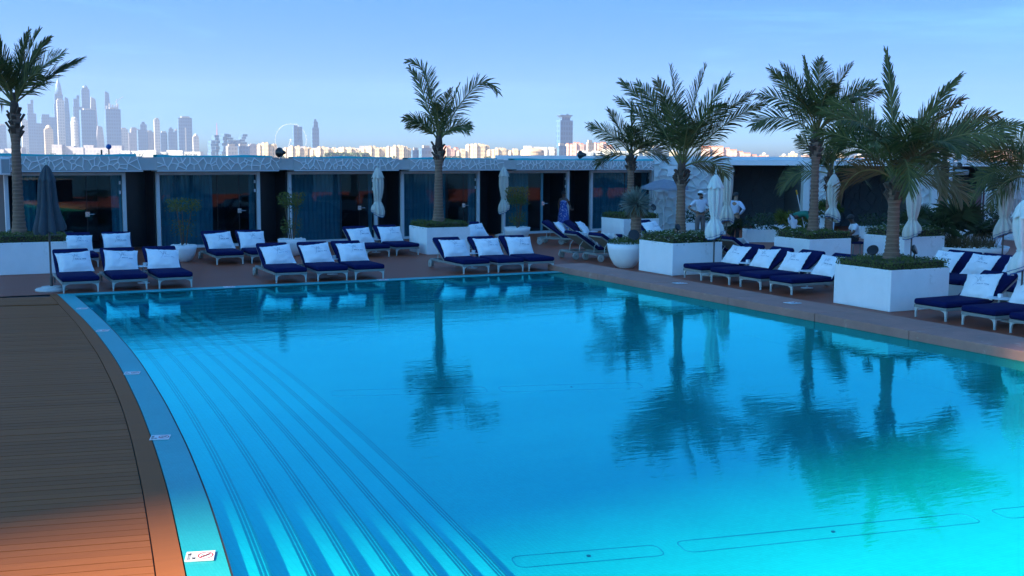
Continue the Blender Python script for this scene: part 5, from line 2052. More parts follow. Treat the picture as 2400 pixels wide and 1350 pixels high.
rr = random.Random(14)
for g, (gname, lst) in GROUPS.items():
    for (lb, x, y, rz) in lst:
        o = proto if first else copy_tree(proto)
        first = False
        x, y, rz = x + rr.uniform(-.02, .02), y + rr.uniform(-.015, .04), rz + rr.uniform(-1.6, 1.6)
        o.location = (x, y, 0)
        o.rotation_euler = (0, 0, math.radians(rz))
        tag(o, lb, 'lounger', gname)
        # its pillow leans on the back cushion
        a = math.radians(34)
        me, lt = PIL[PK % 5]
        PK += 1
        p = bpy.data.objects.new('pillow', me)
        link(p)
        off = Vector((rr.uniform(-.03, .03), 1.205 + .29 * math.cos(a) - .14, 0.315 + .300 * math.sin(math.radians(46)) + .02, ))
        R = Matrix.Rotation(math.radians(rz), 3, 'Z')
        p.location = Vector((x, y, 0)) + R @ off
        tilt = math.radians(-40 + rr.uniform(-7, 5))
        p.rotation_euler = (R @ Matrix.Rotation(tilt, 3, 'X') @ Matrix.Rotation(math.radians(rr.uniform(-8, 8)), 3, 'Y')).to_euler()
        tag(p, 'white printed pillow on the ' + lb.replace('lounger', 'one', 0), 'pillow', 'white pillows on the loungers')
        q = bpy.data.objects.new('lettering', lt)
        link(q, p)
        words = p["label"].split()
        if len(words) > 16:
            p["label"] = ' '.join(words[:16])

# upholstered daybed behind the nearest planter
db = thing('daybed', 'long navy daybed on a grey base behind the nearest planter', 'daybed', (19.6, 17.4, 0), 0)
bevel(MB().box((.95, 0, .13), (1.85, 4.1, .26)).build('base', M['fascia_back'], db), .02)
for k in range(4):
    y = -1.53 + k * 1.02
    bevel(MB().box((.62, y, .32), (1.24, 1.0, .12)).build('seat_cushion', M['navy'], db, smooth=True), .045, 4)
    bc = MB().box((0, 0, 0), (.86, .98, .11)).build('back_cushion', M['navy'], db, smooth=True)
    bc.location = (1.56, y, .56)
    bc.rotation_euler = (0, -math.radians(36), 0)
    bevel(bc, .045, 4)
MB().box((1.72, 0, .40), (.30, 4.05, .27)).build('back_support', M['fascia_back'], db)
for k, (y, lb) in enumerate(((18.93, 'white printed pillow on the daybed, partly behind the hedge'), (17.91, 'white printed pillow in the middle of the daybed'), (16.89, 'white printed pillow on the daybed next to the right edge parasol'), (15.87, 'white printed pillow at the near end of the daybed'))):
    p = bpy.data.objects.new('pillow', PIL[k][0])
    link(p)
    p.location = (20.80, y, .62)
    p.rotation_euler = (Matrix.Rotation(math.radians(-90), 3, 'Z') @ Matrix.Rotation(math.radians(-42), 3, 'X')).to_euler()
    tag(p, lb, 'pillow', 'white pillows on the loungers')
    link(bpy.data.objects.new('lettering', PIL[k][1]), p)


# round side tables and the little boxes on them
def side_table(x, y, label, h=0.41, r=0.20, group='small round white side tables'):
    o = thing('side_table', label, 'side table', (x, y, 0), 0, group)
    MB().lathe([(r * .97, h - .016), (r, h - .008), (r * .99, h)], 26).build('table_top', M['table'], o)
    MB().lathe([(.024, .02), (.020, h - .015)], 10).build('stem', M['table'], o)
    MB().lathe([(.14, 0), (.14, .012), (.03, .022)], 20).build('foot', M['table'], o)
    return o


for (x, y, lb, bx_) in ((4.12, 27.4, 'side table between middle and right loungers of the left trio', 1), (8.74, 27.5, 'side table between the centre and right loungers left of the middle', 1),
                        (12.0, 33.3, 'side table between the pair beside the middle planter', 0), (12.66, 27.56, 'side table between the left and centre loungers before the middle planter', 1),
                        (15.25, 33.5, 'side table right behind the middle planter', 0), (20.15, 33.9, 'side table between the pair below the woman in blue', 0),
                        (17.72, 22.3, 'side table between the first and second loungers of the right row', 1), (17.78, 20.16, 'side table between the third and fourth loungers of the right row', 0),
                        (17.6, 14.68, 'side table between the two loungers at the right edge', 1), (19.35, 18.75, 'side table at the end of the daybed behind the hedge', 0), (22.0, 16.2, 'side table behind the daybed, near the right parasols', 0)):
    side_table(x, y, lb, r=.22 if x > 14 else .20)
    if bx_:
        b = MB().box((0, 0, .035), (.09, .07, .07)).build('napkin_box', M['cup'], loc=(x + .05, y + .02, .411), rz=.3)
        bevel(b, .008)
        tag(b, 'small white box on the ' + lb, 'box', 'small white boxes on the side tables')
        w = b["label"].split()
        b["label"] = ' '.join(w[:16])


# ------------------------------------------------------------------ parasols
def parasol(x, y, label, top=2.55, bot=0.86, mt='canvas', seed=0, pole='pole', trim='trim', waist=True, wide=1.0, base=True, tilt=0.0, hem=0.20, rz=0.0):
    rr = random.Random(seed)
    o = thing('closed_parasol', label, 'parasol', (x, y, 0), rz, 'closed parasols')
    MB().lathe([(.021, 0.05), (.021, top + .02)], 10).build('pole', M[pole], o)
    f = MB()
    f.lathe([(.014, top), (.026, top + .05), (.012, top + .09), (.02, top + .12), (.004, top + .15)], 10)
    f.build('finial', M['leg'], o, smooth=True)
    h = top - bot
    if waist:
        P = [(1.0, .03), (.985, .055), (.93, .105), (.88, .135), (.80, .148), (.70, .160), (.60, .158), (.50, .140), (.40, .112), (.355, .092), (.33, .090), (.28, .125), (.20, .175), (.12, .200), (.05, .195), (0, .175)]
    else:
        P = [(1.0, .03), (.97, .07), (.88, .13), (.74, .175), (.60, .19), (.45, .205), (.30, .245), (.15, .30), (.06, .34), (0, .33)]
    ph = rr.uniform(0, 6)

    def rad(r, z, a, tw=1.4):
        f_ = (z - bot) / h
        fold = abs(math.sin(4 * a + ph + tw * f_ * (1 if waist else .15)))
        return r * wide * (0.70 + 0.46 * fold ** .8 + .06 * math.sin(3 * a + 5 * f_ + ph))

    n = 64
    mb = MB()
    rows = []
    for f_, r in P:
        row = []
        for k in range(n):
            a = 2 * PI * k / n
            z = bot + h * f_
            if f_ < .30:
                z += hem * (1 - f_ / .30) * (0.5 + 0.5 * math.sin(a + ph)) * (1 if waist else .25)
                if not waist:
                    z += .03 * math.sin(8 * a + 2 * ph) * (1 - f_ / .3)
            q = rad(r, z, a)
            row.append((q * math.cos(a) + tilt * f_, q * math.sin(a), z))
        rows.append(row)
    vs = [p for row in rows for p in row]
    nb = 2
    faces, hemf = [], []
    for i in range(len(P) - 1):
        for k in range(n):
            k2 = (k + 1) % n
            q = (i * n + k, (i + 1) * n + k, (i + 1) * n + k2, i * n + k2)
            faces.append(q)
    mb.add(vs, faces)
    co = mb.build('canopy', M[mt], o, smooth=True)
    # flared cap over the top
    cp = MB()
    cr = [(top + .012, .03), (top - .06, .085), (top - .16, .135), (top - .26, .175), (top - .30, .19)]
    vs, faces = [], []
    for z, r in cr:
        for k in range(n):
            a = 2 * PI * k / n
            q = r * wide * (.78 + .36 * abs(math.sin(4 * a + ph)))
            vs.append((q * math.cos(a) + tilt, q * math.sin(a), z - .05 * math.sin(4 * a + ph) ** 2 * (top - z) / .3))
    for i in range(len(cr) - 1):
        for k in range(n):
            k2 = (k + 1) % n
            faces.append((i * n + k, (i + 1) * n + k, (i + 1) * n + k2, i * n + k2))
    cp.add(vs, faces)
    cp.build('cap', M[mt], o, smooth=True)
    if trim:
        # blue bands along the folded hem
        for off_, tk in ((0.0, .024), (.075, .012)):
            tb = MB()
            vs, faces = [], []
            for d in (0, 1):
                for k in range(n):
                    i0 = len(P) - 1
                    p0_, p1_ = Vector(rows[i0][k]), Vector(rows[i0 - 1][k])
                    e = (p1_ - p0_).normalized()
                    c = p0_ + e * (off_ + d * tk)
                    out = Vector((c.x - tilt * 0, c.y, 0)).normalized() * .007
                    vs.append(c + out)
            for k in range(n):
                k2 = (k + 1) % n
                faces.append((k, k2, n + k2, n + k))
            tb.add(vs, faces)
            tb.build('hem_band', M[trim], co)
    if waist:
        sr = MB()
        zz = bot + h * .345
        sr.tube([(.105 * wide * math.cos(2 * PI * k / 20) + tilt * .34, .105 * wide * math.sin(2 * PI * k / 20), zz + .01 * math.sin(4 * PI * k / 20)) for k in range(21)], .011, 5, cap=False)
        sr.build('strap', M[mt], o)
    if base:
        MB().lathe([(.34, 0), (.345, .03), (.31, .055), (.22, .065), (.21, .09), (.05, .10)], 28).build('base', M['concrete'], o, smooth=False)
        MB().lathe([(.034, .09), (.034, .30)], 10).build('sleeve', M[pole], o)
    return o


parasol(2.06, 26.75, 'dark slate closed parasol standing at the left pool corner', 2.74, 1.27, 'canvas_dark', 1, trim=None, waist=False, wide=.92)
parasol(12.84, 35.4, 'cream tied parasol behind the pair beside the middle planter', 2.60, .96, 'canvas', 2)
parasol(18.85, 38.2, 'cream tied parasol right of the fourth cabana', 2.58, .82, 'canvas', 3, pole='pole_w')
parasol(17.55, 23.42, 'pale tied parasol before the flowered planter', 2.55, .90, 'canvas_pale', 4, wide=1.05)
parasol(22.27, 29.1, 'cream parasol hiding the head of the man in black trousers', 2.88, .80, 'canvas', 5, wide=1.02)
parasol(23.87, 26.05, 'cream tied parasol right of the tall ringed palm', 2.50, 1.05, 'canvas', 6)
parasol(23.55, 22.6, 'cream tied parasol directly behind the nearest palm trunk', 2.44, .78, 'canvas', 7, wide=1.1)
parasol(32.9, 28.23, 'pale slack parasol left of the tallest right parasol', 2.00, .55, 'canvas_pale', 8, trim=None, wide=1.3)
parasol(25.97, 21.64, 'tall cream tied parasol with blue hem at the right', 2.52, .80, 'canvas', 9, wide=1.2)
parasol(35.5, 29.1, 'small sandy parasol right of the tallest right parasol', 1.85, .55, 'canvas_pink', 10, trim=None, wide=1.0)
parasol(17.75, 14.32, 'pale parasol cut by the right picture edge', 2.26, .84, 'canvas_pale', 11, wide=1.2)
mp_ = thing('covered_parasol', 'slim maroon covered pole left of the pale slack parasol', 'parasol', (32.26, 27.99, 0), 0)
MB().lathe([(.09, .3), (.10, .6), (.10, 1.95), (.07, 2.03)], 14).build('cover', M['maroon'], mp_, smooth=True)
MB().lathe([(.02, 0), (.02, .32)], 8).build('pole', M['pole'], mp_)
MB().box((.18, -.05, 1.2), (.05, .04, 1.5)).build('side_pole', M['maroon'], mp_)
# the one open parasol, by the leaf wall
op = thing('open_parasol', 'grey open parasol in front of the white leaf-patterned wall', 'parasol', (*city(6.1, 45.6)[:2], 0), 0)
cn = MB()
n = 8
vs = [(0, 0, 2.12)]
for rad_, z in ((.45, 2.0), (.95, 1.78), (.98, 1.70)):
    for k in range(n * 4):
        a = 2 * PI * k / (n * 4)
        fl = 1 - .05 * abs(math.sin(n / 2 * a))
        vs.append((rad_ * fl * math.cos(a), rad_ * fl * math.sin(a), z + .02 * math.cos(n * a)))
N4 = n * 4
fs = [(0, 1 + k, 1 + (k + 1) % N4) for k in range(N4)]
for i in range(2):
    for k in range(N4):
        fs.append((1 + i * N4 + k, 1 + (i + 1) * N4 + k, 1 + (i + 1) * N4 + (k + 1) % N4, 1 + i * N4 + (k + 1) % N4))
cn.add(vs, fs)
cn.build('canopy', M['canvas_grey'], op)
MB().lathe([(.02, 0), (.02, 2.12)], 8).build('pole', M['pole_w'], op)
MB().lathe([(.3, 0), (.3, .05), (.05, .08)], 20).build('base', M['concrete'], op)

# ------------------------------------------------------------------ lamps, loudspeakers and other small fixtures
def horn(x, y, z, label, az):
    o = thing('horn_loudspeaker', label, 'loudspeaker', (x, y, z), az, 'horn loudspeakers on the cabana roofs')
    h_ = MB().lathe([(.05, .16), (.07, .10), (.09, .02), (.13, -.07), (.17, -.12), (.165, -.125), (.10, -.05), (.03, .0)], 18, cap=True).build('horn', M['black'], o, smooth=True)
    h_.rotation_euler = (PI / 2, 0, 0)
    h_.location = (0, -.05, .12)
    MB().box((0, .14, .12), (.13, .16, .13)).build('driver', M['grey_wall'], o)
    MB().bar((0, .02, -.22), (0, .02, .06), .03).build('bracket', M['grey_wall'], o)
    return o


horn(10.02, 36.9, 2.96, 'dark horn loudspeaker on the roof edge left of the third parasol', .35)
horn(22.9, 39.4, 2.95, 'dark horn loudspeaker on the roof right of the fifth cabana', .35)
o = thing('roof_lamp', 'small ball lamp on a short post on the left roof', 'lamp', (4.72, 37.5, 2.85), 0)
MB().lathe([(.02, 0), (.02, .32)], 8).build('post', M['black'], o)
MB().lathe([(.03, .30), (.075, .34), (.085, .39), (.06, .44), (.01, .46)], 14).build('lamp_head', M['trim'], o, smooth=True)
o = thing('roof_post', 'thin bare post beside the ball lamp on the left roof', 'post', (4.50, 37.5, 2.85), 0)
MB().lathe([(.03, 0), (.028, .27), (.01, .29)], 8).build('post', M['pole'], o)
o = thing('wall_speaker', 'white box loudspeaker hung at the roof corner by the left palm', 'loudspeaker', (1.62, 35.95, 2.42), .15)
bevel(MB().box((0, .1, .22), (.34, .28, .50)).build('cabinet', M['white'], o), .02)
MB().box((.04, -.046, .22), (.22, .012, .40)).build('grille', M['grey_wall'], o)
o = thing('light_pole', 'white lamp pole with floodlights behind the nearest palm', 'lamp post', (31.75, 28.8, 0), -YAW)
MB().lathe([(.075, 0), (.065, 1.4), (.055, 3.0)], 14).build('pole', M['pole_w'], o, smooth=True)
for (dx, z, sx, sz, tl) in ((.40, 2.98, .16, .34, .1), (.34, 2.52, .46, .14, .5)):
    h_ = MB().box((dx, -.10, z), (sx, .14, sz), rx=tl).build('floodlight', M['white'] if sz > .2 else M['grey_wall'], o)
    bevel(h_, .015)
for z0_, z1_ in ((2.8, 2.95), (2.55, 2.52)):
    MB().bar((0, 0, z0_), (.38, -.05, z1_), .04).build('arm', M['pole_w'], o)
MB().lathe([(.07, -.1), (.09, .05), (.03, .12)], 12).build('camera_dome', M['black'], o, smooth=True).location = (.28, -.05, 2.74)
o = thing('towel_cabinet', 'white cabinet with blue screen behind the fan palm clump', 'cabinet', (32.2, 28.1, 0), -YAW)
bevel(MB().box((0, .25, .58), (.85, .5, 1.16)).build('body', M['white'], o), .015)
MB().box((.22, -.008, .95), (.30, .02, .26)).build('screen', M['trim'], o)
o = thing('notice_board', 'small white notice panel on the wall beside the bushy palm', 'sign', (26.5, 38.3, 2.28), -YAW)
MB().box((0, 0, .15), (.36, .04, .42)).build('panel', M['sign'], o)
MB().box((0, .10, .15), (.05, .16, .05)).build('bracket', M['grey_wall'], o)

# ------------------------------------------------------------------ people
M['skin_tan'] = mat('skin_tan', (0.30, 0.16, 0.10), 0.55, 0.06, 20)
M['skin_dark'] = mat('skin_brown', (0.11, 0.055, 0.035), 0.5, 0.06, 20)
M['polo'] = mat('lilac_white_polo', (0.66, 0.68, 0.78), 0.9, 0.04, 8, bump=.2, bscale=14)
M['shirt_blue'] = mat('pale_blue_shirt', (0.48, 0.54, 0.68), 0.9, 0.05, 8, bump=.2, bscale=14)
M['shirt_white'] = mat('white_shirt', (0.70, 0.74, 0.80), 0.9, 0.04, 8, bump=.2, bscale=14)
M['green_shirt'] = mat('teal_green_shirt', (0.015, 0.16, 0.11), 0.9, 0.1, 8, bump=.2, bscale=14)
M['trouser_grey'] = mat('taupe_trousers', (0.16, 0.13, 0.125), 0.9, 0.08, 8)
M['trouser_black'] = mat('black_trousers', (0.012, 0.012, 0.016), 0.9, 0.1, 8)
M['trouser_white'] = mat('white_trousers', (0.62, 0.64, 0.72), 0.9, 0.05, 8)
M['hair'] = mat('dark_hair', (0.012, 0.010, 0.010), 0.6, 0.2, 30)
M['belt'] = mat('dark_belt', (0.02, 0.02, 0.03), 0.5, 0.1)
M['dress'] = mat('blue_print_dress', (0.03, 0.08, 0.36), 0.9, 0.25, 14, wear=((0.55, 0.62, 0.75), 16.0, 0.52))


def skin_obj(name, verts, edges, mt, parent, sub=2):
    """verts: (x, y, z, rx[, ry]); grown with Skin + Subdivision, first vertex is the root"""
    me = bpy.data.meshes.new(name)
    me.from_pydata([v[:3] for v in verts], edges, [])
    o = bpy.data.objects.new(name, me)
    link(o, parent)
    me.materials.append(mt)
    sk = o.modifiers.new('skin', 'SKIN')
    if not me.skin_vertices:
        bpy.context.view_layer.objects.active = o
    layer = me.skin_vertices[0] if me.skin_vertices else None
    if layer is None:
        me.attributes.new('skin', 'FLOAT_VECTOR', 'POINT')
    for i, v in enumerate(verts):
        d = me.skin_vertices[0].data[i]
        d.radius = (v[3], v[4] if len(v) > 4 else v[3])
        d.use_root = (i == 0)
    sk.use_smooth_shade = True
    s_ = o.modifiers.new('sub', 'SUBSURF')
    s_.levels = sub
    s_.render_levels = sub
    return o


def hand(verts, edges, wi, w, d, palm_n, grip=0.5, s=1.0):
    """palm and five fingers from wrist vertex wi at w, along d; palm_n = the side the fingers curl to"""
    d = Vector(d).normalized()
    n = Vector(palm_n).normalized()
    sd = d.cross(n).normalized()
    w = Vector(w)
    pm = len(verts)
    verts.append((*(w + d * .055 * s), .026 * s, .020 * s))
    edges.append((wi, pm))
    for k, (o_, l) in enumerate(((-.030, .060), (-.010, .072), (.010, .068), (.030, .052))):
        b0 = w + d * .085 * s + sd * o_ * s
        p1 = b0 + (d * (1 - grip * .3) + n * grip * .6).normalized() * l * .5 * s
        p2 = p1 + (d * (1 - grip) + n * grip * 1.2).normalized() * l * .5 * s
        i0 = len(verts)
        verts += [(*b0, .0095 * s), (*p1, .0085 * s), (*p2, .007 * s)]
        edges += [(pm, i0), (i0, i0 + 1), (i0 + 1, i0 + 2)]
    t0 = w + d * .035 * s - sd * .030 * s
    t1 = t0 - sd * .022 * s + d * .03 * s + n * .015 * s
    t2 = t1 + d * .028 * s + n * .02 * s
    i0 = len(verts)
    verts += [(*t0, .0105 * s), (*t1, .009 * s), (*t2, .0075 * s)]
    edges += [(pm, i0), (i0, i0 + 1), (i0 + 1, i0 + 2)]


def person(label, loc, rz, J, skin, shirt, trousers, sleeve='short', sc=1.0, grips=(.5, .5), hand_dirs=(None, None), group=None, dress=None, look=(0, -1, 0)):
    """J: joints in metres for the pose, facing -y"""
    o = thing('person', label, 'person', loc, rz, group)
    o.scale = (sc, sc, sc)
    V, E_ = [], []
    idx = {}

    def add(key, p, rx, ry=None, to=None):
        idx[key] = len(V)
        V.append((*p, rx, ry or rx))
        if to:
            E_.append((idx[to], idx[key]))

    add('pelvis', J['pelvis'], .135, .10)
    add('waist', J['waist'], .120, .092, 'pelvis')
    add('chest', J['chest'], .150, .105, 'waist')
    add('neckb', J['neckb'], .062, .060, 'chest')
    lk = Vector(look).normalized()
    hd = Vector(J['head'])
    nb = Vector(J['neckb'])
    up = (hd - nb).normalized()
    add('chin', hd - up * .085 + lk * .012, .052, .058, 'neckb')
    add('head', hd, .078, .092, 'chin')
    add('crown', hd + up * .075, .066, .078, 'head')
    add('nose', hd + lk * .098 - up * .02, .013, .013, 'head')
    for s_, nm in ((-1, 'L'), (1, 'R')):
        sdv = lk.cross(up) * s_
        add('ear' + nm, hd + sdv * .080 - up * .012, .014, .02, 'head')
        add('sh' + nm, J['sh' + nm], .062, .062, 'chest')
        add('el' + nm, J['el' + nm], .043, .043, 'sh' + nm)
        add('wr' + nm, J['wr' + nm], .029, .026, 'el' + nm)
        add('hip' + nm, J['hip' + nm], .088, .090, 'pelvis')
        add('kn' + nm, J['kn' + nm], .058, .060, 'hip' + nm)
        add('an' + nm, J['an' + nm], .038, .042, 'kn' + nm)
        add('toe' + nm, J['toe' + nm], .036, .030, 'an' + nm)
    for q, nm in enumerate('LR'):
        w, e = Vector(J['wr' + nm]), Vector(J['el' + nm])
        dd = hand_dirs[q] or (w - e)
        inn = Vector((1 if nm == 'L' else -1, 0, -.1))
        hand(V, E_, idx['wr' + nm], w, dd, inn - Vector(dd).normalized() * inn.dot(Vector(dd).normalized()), grips[q])
    skin_obj('body', V, E_, M[skin], o)

    def cloth(name, chains, grow, mt):
        vs, es, ix = [], [], {}
        for ch in chains:
            prev = None
            for key in ch:
                kk, f = key if isinstance(key, tuple) else (key, None)
                nmk = str(key)
                if nmk not in ix:
                    if f is None:
                        v = V[idx[kk]]
                        ix[nmk] = len(vs)
                        vs.append((*v[:3], v[3] + grow, v[4] + grow))
                    else:   # between two joints: (a, b) with fraction
                        a, b_ = kk
                        va, vb = V[idx[a]], V[idx[b_]]
                        ix[nmk] = len(vs)
                        vs.append(tuple(va[t] + (vb[t] - va[t]) * f for t in range(3)) + (va[3] + (vb[3] - va[3]) * f + grow, va[4] + (vb[4] - va[4]) * f + grow))
                if prev is not None:
                    es.append((prev, ix[nmk]))
                prev = ix[nmk]
        return skin_obj(name, vs, es, M[mt], o)

    if dress:
        vs = []
        c = MB()
        prof = [(J['sh' + 'L'][2] - .02, .10, .075), (J['chest'][2], .168, .125), (J['waist'][2], .150, .115), (J['pelvis'][2], .195, .15), (J['pelvis'][2] - .3, .24, .19), (dress, .28, .22)]
        n = 28
        for z, rx, ry in prof:
            for k in range(n):
                a = 2 * PI * k / n
                fl = 1 + .06 * math.sin(7 * a) * max(0, (J['waist'][2] - z))
                vs.append((J['waist'][0] + rx * fl * math.cos(a), J['waist'][1] + ry * fl * math.sin(a), z))
        c.add(vs, [(i * n + k, i * n + (k + 1) % n, (i + 1) * n + (k + 1) % n, (i + 1) * n + k) for i in range(len(prof) - 1) for k in range(n)])
        c.build('dress', M['dress'], o, smooth=True)
        for s_ in (-1, 1):
            MB().tube([(s_ * .075, -.06, J['chest'][2] + .10), (s_ * .085, -.01, J['neckb'][2] - .02), (s_ * .075, .07, J['chest'][2] + .10)], .012, 6).build('strap', M['dress'], o)
    else:
        end = (lambda nm: [('sh' + nm), (('sh' + nm, 'el' + nm), .72)]) if sleeve == 'short' else (lambda nm: ['sh' + nm, 'el' + nm, (('el' + nm, 'wr' + nm), .93)])
        cloth('shirt', [['pelvis', 'waist', 'chest', (('chest', 'neckb'), .82)], ['chest'] + end('L'), ['chest'] + end('R')], .017, shirt)
        cloth('trousers', [[(('pelvis', 'waist'), .10), 'pelvis'], ['pelvis', 'hipL', 'knL', (('knL', 'anL'), .95)], ['pelvis', 'hipR', 'knR', (('knR', 'anR'), .95)]], .021, trousers)
        bl = MB()
        pz = Vector(J['pelvis']).lerp(Vector(J['waist']), .32)
        axis = (Vector(J['waist']) - Vector(J['pelvis'])).normalized()
        qd = axis.to_track_quat('Z', 'Y').to_matrix()
        for sgn in (0,):
            ring = []
            for k in range(24):
                a = 2 * PI * k / 24
                ring.append(pz + qd @ Vector((.158 * math.cos(a), .128 * math.sin(a), 0)))
            bl.tube(ring + ring[:1], .016, 5, cap=False)
        bl.build('belt', M['belt'], o, smooth=True)
        for nm in 'LR':
            a, t = Vector(J['an' + nm]), Vector(J['toe' + nm])
            sh = MB().tube([a + (a - t) * .25 + Vector((0, 0, -.03)), a + Vector((0, 0, -.02)), t + Vector((0, 0, .0)), t + (t - a) * .25], [.045, .052, .048, .02], 10)
            sh.build('shoe', M['belt'], o, smooth=True)
    # eyes
    sdv = lk.cross(up)
    ey = MB()
    for s_ in (-1, 1):
        c = hd + lk * .079 + sdv * s_ * .032
        ey.lathe([(.002, -.009), (.010, 0), (.002, .009)], 8, c)
    ey.build('eyes', M['hair'], o)
    mth = MB()
    c = hd + lk * .078 - up * .062
    mth.bar(c - sdv * .022, c + sdv * .022, .008, .006)
    mth.build('mouth', M['maroon'], o)
    return o, hd, lk, up


def on_head(o, hd, lk, up, kind, mt):
    """hair or cap as a shell over the skull"""
    side = lk.cross(up).normalized()
    mb = MB()
    n, K = 20, 6
    vs, fs = [], []
    lim = {'hair': .62, 'cap': .52, 'visor': .40}[kind]
    for i in range(K + 1):
        t = lim * PI * i / K
        for k in range(n):
            a = 2 * PI * k / n
            front = math.cos(a)
            tt = t * (1 - (.22 if kind == 'hair' else .06) * max(0, front))
            r = 1.0
            vs.append(hd + up * (.028 + .112 * math.cos(tt)) + (lk * front * .112 + side * math.sin(a) * .096) * math.sin(tt) * r - lk * .006)
    for i in range(K):
        for k in range(n):
            fs.append((i * n + k, i * n + (k + 1) % n, (i + 1) * n + (k + 1) % n, (i + 1) * n + k))
    mb.add(vs, fs)
    ob = mb.build('hair' if kind == 'hair' else 'cap', M[mt], o, smooth=True)
    if kind != 'hair':
        br = MB()
        b0 = hd + up * .045
        vs = []
        for j, ext in enumerate((.10, .175, .19)):
            for k in range(9):
                a = (k - 4) / 4 * 1.15
                vs.append(b0 + lk * ext * math.cos(a * (.9 if j else 1)) + side * (.098 if j < 2 else .085) * math.sin(a) - up * (.012 * j))
        fs = [(j * 9 + k, j * 9 + k + 1, (j + 1) * 9 + k + 1, (j + 1) * 9 + k) for j in range(2) for k in range(8)]
        br.add(vs, fs)
        br.build('brim', M[mt], ob, smooth=True)


STAND = {'pelvis': (0, 0, .98), 'waist': (0, 0, 1.13), 'chest': (0, 0, 1.34), 'neckb': (0, 0, 1.50), 'head': (0, -.015, 1.66),
         'hipL': (-.095, 0, .92), 'knL': (-.11, -.01, .50), 'anL': (-.125, .02, .09), 'toeL': (-.15, -.14, .035),
         'hipR': (.095, 0, .92), 'knR': (.11, -.01, .50), 'anR': (.125, .02, .09), 'toeR': (.15, -.14, .035),
         'shL': (-.20, 0, 1.43), 'elL': (-.24, .02, 1.15), 'wrL': (-.24, -.06, .90), 'shR': (.20, 0, 1.43), 'elR': (.24, .02, 1.15), 'wrR': (.24, -.06, .90)}


def pose(**kw):
    d = dict(STAND)
    d.update(kw)
    return d


# man with visor and hands on his hips
AK = pose(elL=(-.43, .08, 1.20), wrL=(-.215, -.07, 1.06), elR=(.43, .08, 1.20), wrR=(.215, -.07, 1.06))
pm = person('man in lilac-white polo and taupe trousers, hands on hips, wearing a white visor', (24.2, 33.16, 0), YAW * -1 + .25, AK, 'skin_tan', 'polo', 'trouser_grey', 'short', 1.0,
            hand_dirs=(Vector((.8, -.3, -.35)), Vector((-.8, -.3, -.35))), look=(.75, -.65, .02))
on_head(*pm, 'hair', 'hair')
on_head(pm[0], pm[1] + pm[3] * .014, pm[2], pm[3], 'visor', 'white')
bd_ = MB()
for k in range(9):
    a = (k - 4) / 4 * 1.2
    sv = pm[2].cross(pm[3])
    c = pm[1] - pm[3] * (.075 + .02 * math.cos(a)) + pm[2] * .072 * math.cos(a) + sv * .055 * math.sin(a)
    bd_.box(c, (.03, .03, .045))
bd_.build('beard', M['hair'], pm[0])
cl = MB()
for s_ in (-1, 1):
    cl.bar((s_ * .015, -.075, 1.475), (s_ * .075, -.02, 1.515), .045, .018)
cl.build('collar', M['polo'], pm[0])
# man behind the parasol, back half turned
pm2 = person('man in pale blue shirt and black trousers, elbow out, head behind a parasol', (24.70, 31.79, 0), YAW * -1 + 2.2, pose(elL=(-.46, .06, 1.22), wrL=(-.22, .02, 1.02), elR=(.34, .12, 1.18), wrR=(.215, -.05, 1.02), head=(.06, -.06, 1.66)),
              'skin_tan', 'shirt_blue', 'trouser_black', 'long', 1.0, hand_dirs=(Vector((.8, 0, -.4)), Vector((-.8, 0, -.4))))
on_head(*pm2, 'hair', 'hair')
# worker bending over, pole in hand
BEND = dict(pelvis=(0, .10, .93), waist=(0, -.04, 1.02), chest=(0, -.24, 1.09), neckb=(0, -.40, 1.10), head=(0, -.56, 1.16), hipL=(-.095, .09, .87), hipR=(.095, .09, .87), knL=(-.11, .0, .48), anL=(-.12, .10, .09), toeL=(-.13, -.06, .035),
            knR=(.11, -.10, .48), anR=(.12, -.02, .09), toeR=(.13, -.18, .035), shL=(-.19, -.32, 1.06), shR=(.19, -.32, 1.06), elL=(-.22, -.44, .82), wrL=(-.16, -.50, .60), elR=(.24, -.16, .92), wrR=(.12, -.36, .98))
pw = person('bending worker in green shirt, white trousers and white cap', (25.55, 29.68, 0), math.radians(63), BEND, 'skin_dark', 'green_shirt', 'trouser_white', 'short', 1.06, look=(0, -.75, -.66), grips=(.3, .95))
on_head(*pw, 'hair', 'hair')
on_head(pw[0], pw[1] + pw[3] * .012, pw[2], pw[3], 'cap', 'white')
bp_ = thing('broom_pole', 'long white pole with yellow grip held by the bending worker', 'pole', (25.55, 29.68, 0), math.radians(63))
a_, b_ = Vector((.14, -.08, 1.78)), Vector((.12, -.52, .02))
MB().tube([a_, b_], .016, 8).build('shaft', M['pole_w'], bp_)
MB().tube([a_ + (a_ - b_).normalized() * .14, a_ - (a_ - b_).normalized() * .02], .024, 8).build('grip', M['yellow'], bp_)
MB().box((.12, -.55, .03), (.34, .08, .06)).build('broom_head', M['trim'], bp_)
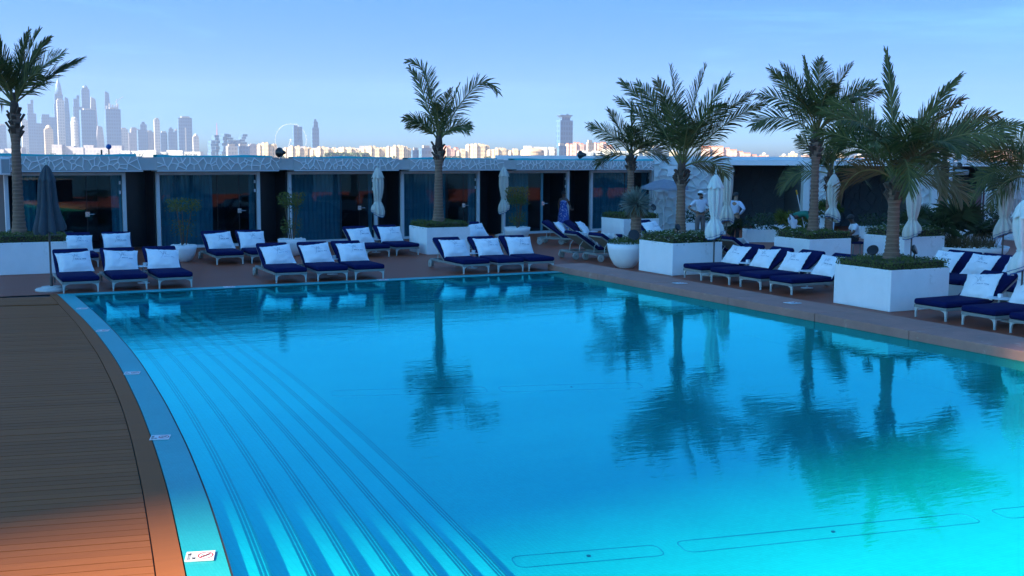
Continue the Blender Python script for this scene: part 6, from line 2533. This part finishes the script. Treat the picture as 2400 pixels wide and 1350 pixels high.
# seated man
SIT = dict(pelvis=(0, .05, .52), waist=(0, .05, .66), chest=(0, .0, .85), neckb=(0, -.06, .99), head=(0, -.13, 1.13), hipL=(-.10, 0, .50), hipR=(.10, 0, .50), knL=(-.14, -.42, .52), knR=(.14, -.42, .50), anL=(-.14, -.40, .09), anR=(.14, -.36, .09),
           toeL=(-.15, -.56, .035), toeR=(.15, -.52, .035), shL=(-.19, -.02, .93), shR=(.19, -.02, .93), elL=(-.23, -.12, .70), wrL=(-.08, -.30, .66), elR=(.23, -.12, .70), wrR=(.08, -.30, .66))
ps = person('seated man in white shirt facing left beside the planters', (25.2, 26.5, 0), math.radians(-116.7), SIT, 'skin_dark', 'shirt_white', 'trouser_black', 'short', 1.0, look=(0, -.9, -.42), grips=(.8, .8))
on_head(*ps, 'hair', 'hair')
st = thing('stool', 'low dark stool under the seated man', 'stool', (25.2, 26.5, 0), math.radians(-116.7))
bevel(MB().box((0, .08, .39), (.42, .40, .06)).build('seat', M['navy'], st), .015)
for sx in (-1, 1):
    for sy in (-1, 1):
        MB().bar((sx * .17, .08 + sy * .16, 0), (sx * .17, .08 + sy * .16, .36), .03).build('leg', M['frame'], st)
# woman in the doorway
WO = pose(elR=(.27, .14, 1.17), wrR=(.33, .02, .97), elL=(-.22, .06, 1.18), wrL=(-.20, -.02, .95), shL=(-.165, 0, 1.41), shR=(.165, 0, 1.41))
pf = person('woman in long blue print dress with sunglasses, standing in a cabana doorway', (21.88, 39.02, .02), YAW * -1 - .15, WO, 'skin_dark', None, None, sc=.91, dress=.18, look=(-.35, -.93, 0), hand_dirs=(None, Vector((.4, .1, .1))))
on_head(*pf, 'hair', 'hair')
sg = MB()
sv = pf[2].cross(pf[3]).normalized()
for s_ in (-1, 1):
    c = pf[1] + pf[2] * .088 + sv * s_ * .034 + pf[3] * .004
    sg.box(c, (.052, .02, .036), rz=math.atan2(sv.y, sv.x))
sg.bar(pf[1] + pf[2] * .09 - sv * .02, pf[1] + pf[2] * .09 + sv * .02, .012, .01)
for s_ in (-1, 1):
    sg.bar(pf[1] + pf[2] * .085 + sv * s_ * .06, pf[1] + sv * s_ * .088, .008, .012)
sg.build('sunglasses', M['black'], pf[0])
